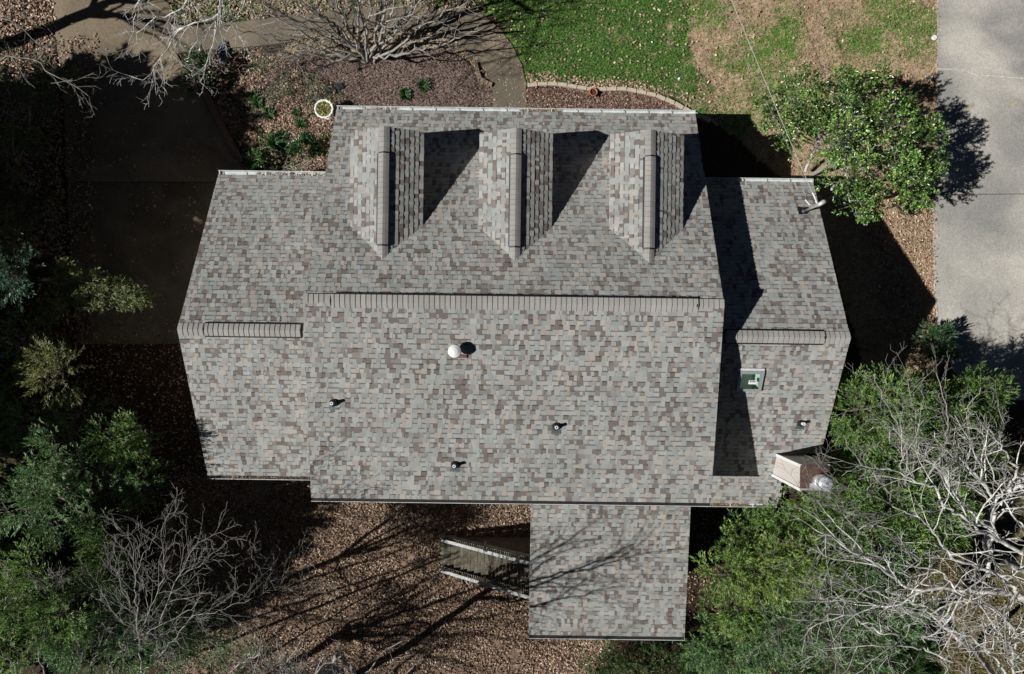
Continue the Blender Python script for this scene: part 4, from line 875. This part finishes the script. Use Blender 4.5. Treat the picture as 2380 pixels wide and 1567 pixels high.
for nm, b, lobes, lab_, pal, wts in el_:
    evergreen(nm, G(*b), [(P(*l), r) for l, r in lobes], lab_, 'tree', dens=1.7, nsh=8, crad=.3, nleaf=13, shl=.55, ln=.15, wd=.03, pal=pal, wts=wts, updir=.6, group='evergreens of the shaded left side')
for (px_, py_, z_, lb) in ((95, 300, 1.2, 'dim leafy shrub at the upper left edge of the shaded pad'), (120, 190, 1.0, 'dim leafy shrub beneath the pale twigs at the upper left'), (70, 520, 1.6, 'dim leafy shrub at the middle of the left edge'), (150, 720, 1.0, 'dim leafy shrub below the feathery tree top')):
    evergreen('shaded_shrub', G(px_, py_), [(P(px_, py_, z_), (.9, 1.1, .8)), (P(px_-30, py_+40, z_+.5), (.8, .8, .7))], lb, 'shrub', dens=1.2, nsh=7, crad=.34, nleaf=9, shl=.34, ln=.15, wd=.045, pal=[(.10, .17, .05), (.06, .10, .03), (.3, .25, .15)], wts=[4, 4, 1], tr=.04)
# arching feathery top pointing right
rt = empty('feathery_evergreen', G(150, 660), 0, 'feathery yellow green tree top pointing right over the dark ground', 'tree')
bb = np.array(G(150, 660)); a, b = P(95, 655, 5.0), P(322, 690, 5.2); cl = []; T = Tubes()
T.add(smooth_path([bb, P(100, 650, 3.5), a], .5, .04)-bb, .1, .05); T.add(smooth_path([a, P(200, 655, 5.5), b], .3, .02)-bb, .04, .01); T.build('trunk', M_dark, rt)
for i in range(150):
    t = rng.uniform(0, 1)**.8; c0_ = a*(1-t)+b*t; hw = 1.15*(1-t)**.7+.15; s = rng.uniform(-1, 1); cl.append((c0_+np.array([-.3*abs(s)*hw+.2, s*hw*.72, rng.uniform(-.3, .2)]), (1, s*.5, .1)))
V, F, c = shoots(cl, 6, .17, 8, .26, .15, .028, GY+[(.07, .14, .04)], WY2+[6], .35, 1.2); mesh('foliage', V-bb, F, M_leaf, rt, col=c)

# tall dark evergreens standing past the left edge; they shade the parking pad
for i, (x, y, h, r) in enumerate([(-27.5, -15, 12.5, 3.0), (-28, -10.5, 13.5, 3.2), (-27.5, -5.5, 13.0, 3.1), (-28.5, -1, 13.5, 3.2), (-28, 3.6, 13.2, 3.1), (-28.5, 6.6, 12.5, 3.0), (-26.6, 8.6, 7.5, 2.0), (-33.5, -12.5, 15.5, 3.4), (-33.5, -4, 15, 3.6), (-33.5, 3.5, 15, 3.4), (-24, -12.2, 11.5, 2.6)]):
    b = np.array([x, y, float(gz(x, y))]); lobes = [(b+[0, 0, h*f], (r*g, r*g, h*.17)) for f, g in ((.28, .8), (.45, 1.0), (.62, .95), (.78, .75), (.92, .42))]
    lobes += [(b+[rng.uniform(-1, 1)*r*.6, rng.uniform(-1, 1)*r*.7, h*rng.uniform(.3, .8)], (r*.55, r*.55, h*.1)) for _ in range(4)]
    evergreen('tall_evergreen', b, lobes, 'tall dark evergreen standing past the left edge of the parking pad', 'tree', dens=.6 if y < 2 else .34, nsh=8, crad=.7, nleaf=7, shl=.6, ln=.5, wd=.24, pal=G1[:3], wts=[3, 2, 3], tr=.25, group='tall evergreens past the left edge', cvar=.1)

# bare trees ---------------------------------------------------------
def bare(name, base, limbs, label, bark, trunk=None, maxl=3, space=.5, group=None, tr=.12, **kw):
    """limbs: (points (px,py,z), r0, r1)"""
    base = np.array(base, float); rt = empty(name, base, 0, label, 'tree', group)
    if trunk is not None:
        T = Tubes(); T.add(smooth_path([base]+[np.array(q) for q in trunk], .5, .03)-base, tr, tr*.6); T.build('trunk', bark, rt)
    T = Tubes()
    for pts, r0, r1 in limbs: sprout(T, smooth_path([P(*q) for q in pts], .25, .035)-base, r0, r1, 0, maxl, space, **kw)
    T.build('branches', bark, rt); return rt
def Z3(pts, z0, z1): # zoomed lower right window -> survey grid
    n = len(pts); return [(a*.3467+1554.8, b*.3467+1025.3, z0+(z1-z0)*i/(n-1)) for i, (a, b) in enumerate(pts)]
def Z1(pts, z0, z1): n = len(pts); return [(a*.3467, b*.3467+1025.3, z0+(z1-z0)*i/(n-1)) for i, (a, b) in enumerate(pts)]
def ZT(pts, z0, z1): n = len(pts); return [(a*.3467, b*.3467, z0+(z1-z0)*i/(n-1)) for i, (a, b) in enumerate(pts)]
kw = dict(up=.03, ang=(25, 55), ratio=.42)
bare('white_barked_tree', G(2330, 1300), [
  (Z3([(2500, 1130), (2300, 1030), (2100, 1010), (1800, 990), (1620, 985), (1500, 900), (1340, 800), (1230, 740), (1080, 630), (960, 580)], 6.5, 9.5), 0.098, 0.019),
  (Z3([(2500, 1100), (2370, 1050), (2250, 920), (2080, 850), (1900, 780), (1780, 620), (1650, 500), (1500, 440)], 6.5, 9.5), 0.084, 0.016),
  (Z3([(2500, 850), (2380, 760), (2200, 660), (2120, 620), (1990, 520), (1850, 440), (1800, 320), (1700, 290), (1500, 200), (1380, 170)], 7, 9.6), 0.084, 0.014),
  (Z3([(2500, 1300), (2300, 1230), (2150, 1120), (1980, 1050), (1800, 870), (1600, 840), (1450, 800), (1340, 760)], 6.5, 9), 0.059, 0.014),
 ], 'big white barked bare tree spreading from the right edge over the thicket', M_white, trunk=[P(2400, 1340, 3.5), P(2420, 1400, 6.5)], tr=.2, space=.5, group='white barked bare trees of the lower right', **kw)
bare('white_barked_tree', G(2180, 1420), [
  (Z3([(1960, 1350), (1820, 1230), (1700, 1110), (1540, 1035), (1400, 1000), (1260, 990), (1100, 980)], 5.5, 8.5), 0.073, 0.015),
  (Z3([(1800, 1330), (1660, 1305), (1560, 1300), (1440, 1290), (1300, 1215), (1180, 1165), (1080, 1160), (980, 1210), (850, 1200)], 5.5, 8.2), 0.064, 0.014),
  (Z3([(2150, 1420), (2000, 1300), (1850, 1250), (1700, 1160), (1500, 1130), (1350, 1090), (1200, 1060), (1000, 1050)], 5.5, 8.4), 0.049, 0.011),
  (Z3([(1900, 1480), (1700, 1390), (1540, 1375), (1380, 1370), (1150, 1380), (1020, 1400)], 5.5, 7.8), 0.044, 0.011),
 ], 'white barked bare tree with a pale limb curving over the dark green tree', M_white, trunk=[P(2230, 1480, 3.5), P(2260, 1520, 5.5)], tr=.15, space=.5, group='white barked bare trees of the lower right', **kw)
bare('white_barked_tree', G(2300, 1180), [
  (Z3([(2140, 900), (2150, 760), (2160, 600), (2180, 420), (2080, 250), (1950, 120), (1850, 50), (1780, -60)], 4.5, 9), 0.098, 0.014),
  (Z3([(2180, 420), (2260, 300), (2330, 200), (2230, 50), (2150, -80)], 6.5, 9), 0.059, 0.014),
  (Z3([(2240, 420), (2290, 340), (2360, 260), (2480, 170)], 5, 7), 0.128, 0.097),
  (Z3([(2180, 600), (2020, 480), (1900, 330), (1840, 210), (1700, 100), (1580, 0), (1500, -100)], 6, 9), 0.049, 0.011),
 ], 'thick pale trunked bare tree against the right edge below the driveway', M_white, trunk=[P(2292, 1290, 4.5)], tr=.17, space=.38, group='white barked bare trees of the lower right', **kw)
bare('white_barked_tree', G(2260, 1500), [
  (Z3([(2350, 1700), (2300, 1500), (2330, 1350), (2270, 1200), (2150, 1100)], 5, 8.5), 0.060, 0.014), (Z3([(2300, 1650), (2200, 1480), (2050, 1400), (1900, 1390), (1780, 1330)], 5, 8), 0.054, 0.014),
  (Z3([(2500, 1560), (2380, 1480), (2280, 1380), (2200, 1280), (2050, 1180), (1950, 1150)], 5.5, 8.5), 0.054, 0.012), (Z3([(2120, 1700), (2050, 1580), (1900, 1530), (1800, 1480)], 5, 7.5), 0.036, 0.011),
  (Z3([(2500, 1380), (2350, 1330), (2240, 1340), (2100, 1250), (2000, 1240)], 6, 8.5), 0.048, 0.011), (Z3([(2500, 650), (2350, 560), (2280, 450), (2200, 300), (2150, 150), (2100, 0)], 7, 9), 0.042, 0.011),
 ], 'white barked bare tree in the very bottom right corner over brown ground', M_white, trunk=[P(2330, 1600, 4.5)], tr=.13, space=.46, group='white barked bare trees of the lower right', up=.03, ang=(25, 55), ratio=.42)
bare('grey_bare_tree', G(2140, 1130), [
  ([(2080, 1170, 5.5), (2040, 1110, 6.5), (1985, 1060, 7.5), (1960, 1010, 8)], .05, .01), ([(2100, 1150, 5.5), (2110, 1060, 7), (2080, 980, 8), (2040, 900, 8.5), (2032, 868, 8.7)], .045, .01),
  ([(2130, 1150, 5.5), (2190, 1050, 7), (2200, 960, 8), (2180, 880, 8.5), (2165, 860, 8.7)], .045, .01), ([(2190, 1130, 5.5), (2260, 1040, 7), (2250, 960, 8), (2280, 900, 8.5)], .04, .01),
  ([(2090, 1180, 5.5), (2000, 1140, 7), (1940, 1120, 8), (1900, 1080, 8.4), (1880, 1060, 8.6)], .04, .008), ([(2160, 1160, 5.5), (2280, 1080, 6.5), (2330, 1000, 8), (2320, 930, 8.4)], .04, .01),
  ([(2120, 1140, 5.5), (2130, 1000, 7.5), (2120, 930, 8.3), (2110, 880, 8.6)], .035, .008), ([(2110, 1200, 5.5), (1990, 1190, 7.0), (1900, 1170, 8), (1850, 1120, 8.5)], .035, .008),
 ], 'fine grey bare tree fanning upward right of the chimney', M_bark, trunk=[P(2120, 1160, 5.0)], space=.36, group=None, tr=.1, **kw)
bare('grey_bare_tree', G(1900, 1400), [
  (Z3([(1250, 1490), (1180, 1380), (1050, 1380), (900, 1330), (760, 1290), (640, 1260)], 4.5, 7), .035, .008), (Z3([(1600, 1420), (1500, 1280), (1300, 1180), (1150, 1100), (950, 1040), (840, 1040)], 5, 8), .035, .008),
  (Z3([(1520, 1050), (1500, 900), (1200, 760), (1000, 740), (820, 800), (760, 850)], 6, 8), .03, .007), (Z3([(1240, 710), (1280, 600), (1350, 560), (1500, 600), (1580, 720), (1600, 800)], 7, 8), .03, .008),
  (Z3([(1450, 1560), (1380, 1450), (1240, 1480), (1140, 1430), (950, 1500), (760, 1480)], 5, 7), .04, .008), (Z3([(1380, 700), (1180, 500), (1080, 380), (960, 260), (930, 200)], 7, 9), .028, .006),
 ], 'thin grey bare tree whose twigs cross the thicket beside the porch', M_bark, trunk=[P(1990, 1500, 4.5)], space=.4, tr=.09, **kw)
# lower left bare trees
kw = dict(up=.02, ang=(22, 48), ratio=.45)
bare('grey_bare_tree', G(330, 1520), [
  (Z1([(960, 1640), (940, 1430), (930, 1280), (910, 1150), (905, 900), (870, 700), (860, 560)], 6.5, 9.1), 0.034, 0.006), (Z1([(930, 1280), (1000, 1150), (1090, 930), (1100, 740), (1080, 600), (1180, 400)], 7.5, 9.4), 0.022, 0.005),
  (Z1([(905, 900), (960, 760), (1040, 640), (1060, 560)], 8.5, 9.2), 0.014, 0.005), (Z1([(910, 1150), (820, 1000), (800, 850), (760, 700)], 8.0, 9.0), 0.014, 0.005),
 ], 'slender grey bare tree rising straight from the bottom edge at the left', M_bark, trunk=[P(330, 1640, 7)], tr=.07, space=.32, group='bare trees along the bottom left', **kw)
bare('grey_bare_tree', G(400, 1540), [
  (Z1([(900, 1650), (1000, 1510), (1090, 1420), (1200, 1290), (1290, 1180), (1400, 1160), (1680, 1060)], 6.0, 8.1), 0.041, 0.006), (Z1([(1070, 1230), (1120, 1080), (1175, 950), (1230, 850), (1300, 700), (1530, 590)], 7.5, 9.2), 0.024, 0.005),
  (Z1([(740, 1510), (850, 1370), (1050, 1250), (1280, 1130), (1350, 1040)], 6.5, 8.1), 0.031, 0.006), (Z1([(1210, 900), (1230, 750), (1220, 600)], 9.0, 9.2), 0.011, 0.004), (Z1([(1230, 900), (1380, 800), (1500, 700), (1590, 640)], 8.3, 9.2), 0.015, 0.004),
 ], 'pale grey bare tree leaning right over the brown leaves at the bottom left', M_bark, trunk=[P(330, 1640, 6.5)], tr=.09, space=.34, group='bare trees along the bottom left', **kw)
bare('grey_bare_tree', G(230, 1500), [
  (Z1([(780, 1640), (740, 1500), (680, 1200), (680, 1000), (600, 900), (500, 900)], 6.0, 8.1), 0.027, 0.005), (Z1([(300, 1600), (240, 1300), (210, 1120), (130, 1000), (30, 880)], 6.5, 8.6), 0.034, 0.006), (Z1([(400, 1600), (420, 1300), (400, 1100), (370, 950), (330, 870)], 6.5, 8.6), 0.024, 0.005),
  (Z1([(450, 1560), (330, 1480), (260, 1400), (200, 1250), (60, 1180)], 6.0, 7.6), 0.020, 0.005), (Z1([(160, 1640), (100, 1520), (60, 1470), (-40, 1410)], 6.0, 6.6), 0.034, 0.024), (Z1([(560, 1640), (640, 1450), (780, 1350), (900, 1200)], 6.0, 7.6), 0.024, 0.005),
 ], 'bushy grey bare tree filling the lower left corner', M_bark, trunk=[P(190, 1620, 6.5)], tr=.08, space=.3, group='bare trees along the bottom left', **kw)
bare('grey_bare_tree', G(560, 1560), [
  (Z1([(1480, 1640), (1530, 1560), (1640, 1480), (1750, 1430)], 3.0, 4.2), 0.034, 0.024), (Z1([(1750, 1080), (1770, 980), (1810, 900), (1860, 780)], 3.2, 5.5), 0.015, 0.004), (Z1([(1755, 1100), (1730, 850), (1690, 760), (1680, 650)], 3.2, 5.5), 0.012, 0.004),
  (Z1([(1860, 1100), (1900, 900), (2000, 800), (2080, 690)], 3.2, 5.5), 0.014, 0.004), (Z1([(1400, 1160), (1620, 1080), (1830, 1000), (1960, 960)], 3.5, 5), 0.014, 0.004), (Z1([(1630, 1340), (1700, 1200), (1640, 1060)], 3, 4.5), 0.010, 0.004), (Z1([(1850, 1120), (2000, 1060), (2100, 1000), (2230, 960)], 3, 4.5), 0.012, 0.004),
 ], 'small thin bare tree above the leaf litter left of the porch stairs', M_bark, trunk=[P(600, 1480, 3.2)], tr=.05, space=.34, maxl=2, group='bare trees along the bottom left', **kw)
# tall bare tree past the lower left: its trunk and limbs shade the litter and porch roof
def tall_bare(base, h, label, nl=7, bark=M_bark, spread=.45, tr=.22, group=None, lean=(0, 0), space=.6, r0=.09):
    base = np.array(base, float); rt = empty('tall_bare_tree', base, 0, label, 'tree', group); top = np.array([lean[0], lean[1], h*.5])
    T = Tubes(); tp_ = smooth_path([(0, 0, 0), top*np.array([.4, .4, .5]), top], .6, .05); T.add(tp_, tr, tr*.55); T.build('trunk', bark, rt); T = Tubes()
    for i in range(nl):
        a = 2*math.pi*i/nl+rng.uniform(-.3, .3); s = tp_[int(len(tp_)*rng.uniform(.6, .99))]; r = spread*h*rng.uniform(.5, 1)
        e = np.array([s[0]+r*math.cos(a), s[1]+r*math.sin(a), h*rng.uniform(.75, 1.02)])
        sprout(T, smooth_path([s, s*.5+e*.5+rng.normal(0, .25, 3)+[0, 0, .3], e], .4, .06), r0, .02, 0, 3, space, up=.05, ang=(25, 50), ratio=.45)
    T.build('branches', bark, rt); return rt
tall_bare(G(480, 1660), 11, 'tall bare tree past the bottom edge whose shadow crosses the leaf litter', lean=(1.0, -1.8), tr=.2, group=None, r0=.1)
tall_bare(G(120, 1640), 15, 'tall bare tree past the bottom left corner casting long branch shadows', lean=(-1, -3.5), tr=.26, r0=.12)
tall_bare((-10, -18.5, -3.3), 16.5, 'tall slender bare tree past the bottom edge whose twig shadows fall on the porch roof', nl=15, lean=(3.2, 6.2), tr=.2, spread=.27, r0=.08, space=.42)
tall_bare((-17, -19.5, -3.3), 15, 'tall bare tree past the bottom edge with shadows reaching the stairs', nl=7, lean=(1.0, 3.0), tr=.24, spread=.33, r0=.1, space=.45)
tall_bare((-24, -16, -3.3), 15, 'tall bare tree past the bottom left whose shadow reaches the middle of the litter', nl=9, lean=(1.0, 1.0), tr=.24, spread=.3, r0=.1, space=.5)
# tree past the upper left: broad shadow over the pad, lichen covered branches at the top
tall_bare((-26.5, 12.3, 0), 11, 'thick trunked bare tree past the left edge at the top of the parking pad', nl=7, lean=(1.6, 1.6), tr=.38, spread=.4, r0=.13, space=.9)
kw = dict(up=-.02, ang=(25, 60), ratio=.42)
bare('lichen_bare_tree', (-12.0, 19.0, 0), [
  (ZT([(1480, -300), (1470, 0), (1460, 110), (1440, 200), (1420, 300), (1410, 440)], 9.5, 8), .05, .008), (ZT([(1470, 90), (1340, 150), (1200, 210), (1130, 330), (1030, 440), (960, 530), (840, 500)], 9, 8), .036, .007),
  (ZT([(1030, 440), (1035, 560), (1050, 640)], 8.4, 7.8), .014, .006), (ZT([(1330, 150), (1310, 280), (1260, 390), (1245, 410)], 8.8, 8), .02, .006), (ZT([(1430, 300), (1380, 440), (1340, 560), (1430, 630)], 8.4, 7.6), .018, .006),
  (ZT([(1350, -250), (1250, 0), (1200, 70), (1060, 120), (950, 190), (880, 330)], 9.5, 8), .035, .006), (ZT([(1600, -250), (1640, 0), (1560, 150), (1640, 300), (1560, 330)], 9.5, 8), .03, .006), (ZT([(1000, -200), (920, 0), (900, 150), (860, 300)], 9.5, 8), .025, .006),
  (ZT([(1040, -100), (1000, 60), (1120, 140), (1220, 80)], 9.5, 8), .02, .006),
 ], 'bare tree with pale lichened branches hanging in from the top left', M_white, trunk=[(-11.6, 17.5, 5), P(1480*.3467, -110, 9.2)], tr=.16, space=.3, maxl=3, **kw)
bare('lichen_bare_tree', (-26, 10, 0), [
  (ZT([(-200, 500), (-60, 400), (100, 390), (230, 400), (300, 470), (400, 520), (560, 610), (600, 670)], 7, 6.5), .035, .006), (ZT([(230, 400), (300, 380), (360, 330)], 6.8, 6.5), .014, .006), (ZT([(340, 560), (450, 540), (600, 520), (690, 515)], 6.5, 6.2), .014, .005),
  (ZT([(-200, 200), (0, 120), (150, 200), (260, 300), (400, 330)], 7, 6.2), .03, .006), (ZT([(-200, 760), (-20, 740), (60, 770), (110, 800)], 6, 5.8), .02, .006), (ZT([(-150, 0), (100, 60), (200, 130), (330, 170)], 7, 6), .02, .006),
 ], 'thin pale branched bare tree leaning in from the left edge beside the pad', M_bark, trunk=[(-24, 10, 3.5), P(-70, 180, 6.9)], tr=.12, space=.4, **kw)
# crape myrtle in the front bed
rt_b = G(858, 138); rt = empty('multi_stem_tree', rt_b, 0, 'many stemmed bare grey tree growing in the mulch below the walkway', 'tree'); T = Tubes(); rng2 = np.random.default_rng(5)
ends = [(-6.4, 1.4, 3.4), (-5.4, .2, 3.0), (-5.2, 2.2, 4.6), (-3.8, .9, 4.2), (-3.2, 2.2, 6.0), (-1.9, 1.2, 5.2), (-1.2, 2.6, 7.4), (.2, 1.6, 6.0), (.8, 2.9, 8.2), (2.0, 1.5, 5.6), (2.4, 2.8, 8.2), (3.4, .9, 4.6), (3.8, 2.3, 7.6), (4.8, .6, 4.2), (4.9, 1.8, 6.6), (-2.6, -.7, 2.4), (2.2, -.6, 2.8), (-4.4, -.6, 2.2), (5.4, -.1, 3.4), (1.4, 3.2, 8.9), (3.0, 3.0, 8.6)]
for e in ends:
    e = np.array(e); s = rng2.normal(0, .12, 3)*[1, 1, 0]
    sprout(T, smooth_path([s, s+e*[.25, .22, .2], e*[.6, .55, .55]+rng2.normal(0, .25, 3), e], .3, .06), .07, .012, 0, 3, .5, up=.03, ang=(22, 52), ratio=.38, start=.25)
T.build('stems', M_bark, rt)
bare('small_bare_shrub', G(690, 150), [([(690, 150, .1), (670, 130, .8), (640, 110, 1.6), (600, 100, 2.2)], .025, .006), ([(690, 150, .1), (660, 160, .7), (610, 155, 1.4), (560, 150, 1.9)], .022, .006), ([(690, 150, .1), (700, 110, 1.2), (690, 60, 2.4)], .025, .006), ([(690, 150, .1), (650, 190, .8), (620, 215, 1.2)], .015, .005), ([(690, 150, .1), (720, 190, .7), (735, 230, 1.0)], .014, .005), ([(690, 150, .1), (610, 90, 1.5), (560, 60, 2.4)], .024, .006)],
     'low twiggy bare shrub between the myrtle stems and the boulder', M_bark, space=.28, up=.03, ang=(25, 55), ratio=.5)
bare('bare_twig_shrub', G(655, 385), [([(655, 388, .1), (665, 375, .6), (672, 350, 1.0)], .014, .005), ([(655, 388, .1), (680, 385, .6), (715, 380, .9)], .014, .005), ([(655, 388, .1), (700, 395, .5), (740, 375, .8)], .014, .005)],
     'dark bare twigs between the shrubs above the left wing gutter', M_bark, space=.25, up=.03, ang=(25, 55), ratio=.5)
# leaf debris lying in the gutters
parts = []
for (x0, x1, y, z, n) in ((-6.3, -4.9, YF+.06, ZF-.06, 90), (.2, 1.9, YF+.06, ZF-.04, 260), (-10.8, -7.6, WF+.08, ZF-.06, 240), (-11.6, -8.0, LB-.06, LBZ-.02, 420), (7.6, 10.0, RB-.07, RBZ-.03, 500), (-7.2, 7.2, YB-.06, ZB-.07, 160)):
    pos = np.stack([rng.uniform(x0, x1, n), y+rng.uniform(-.05, .05, n), z+rng.uniform(-.02, .04, n)], 1); a = rng.uniform(0, 6.28, n); d = np.stack([np.cos(a), np.sin(a), rng.normal(0, .3, n)], 1)
    parts.append(leaves(pos, d, rng.uniform(.05, .12, n), np.full(n, .03), palette(n, [(.4, .3, .18), (.25, .12, .06), (.15, .09, .05)], [3, 2, 2])))
V, F, c = join(parts); o = mesh('gutter_leaves', V, F, M_dry, col=c); o.rotation_euler = (0, 0, TH); tag(o, 'dead leaves and needles caught in the roof gutters', 'leaf litter', kind='stuff')
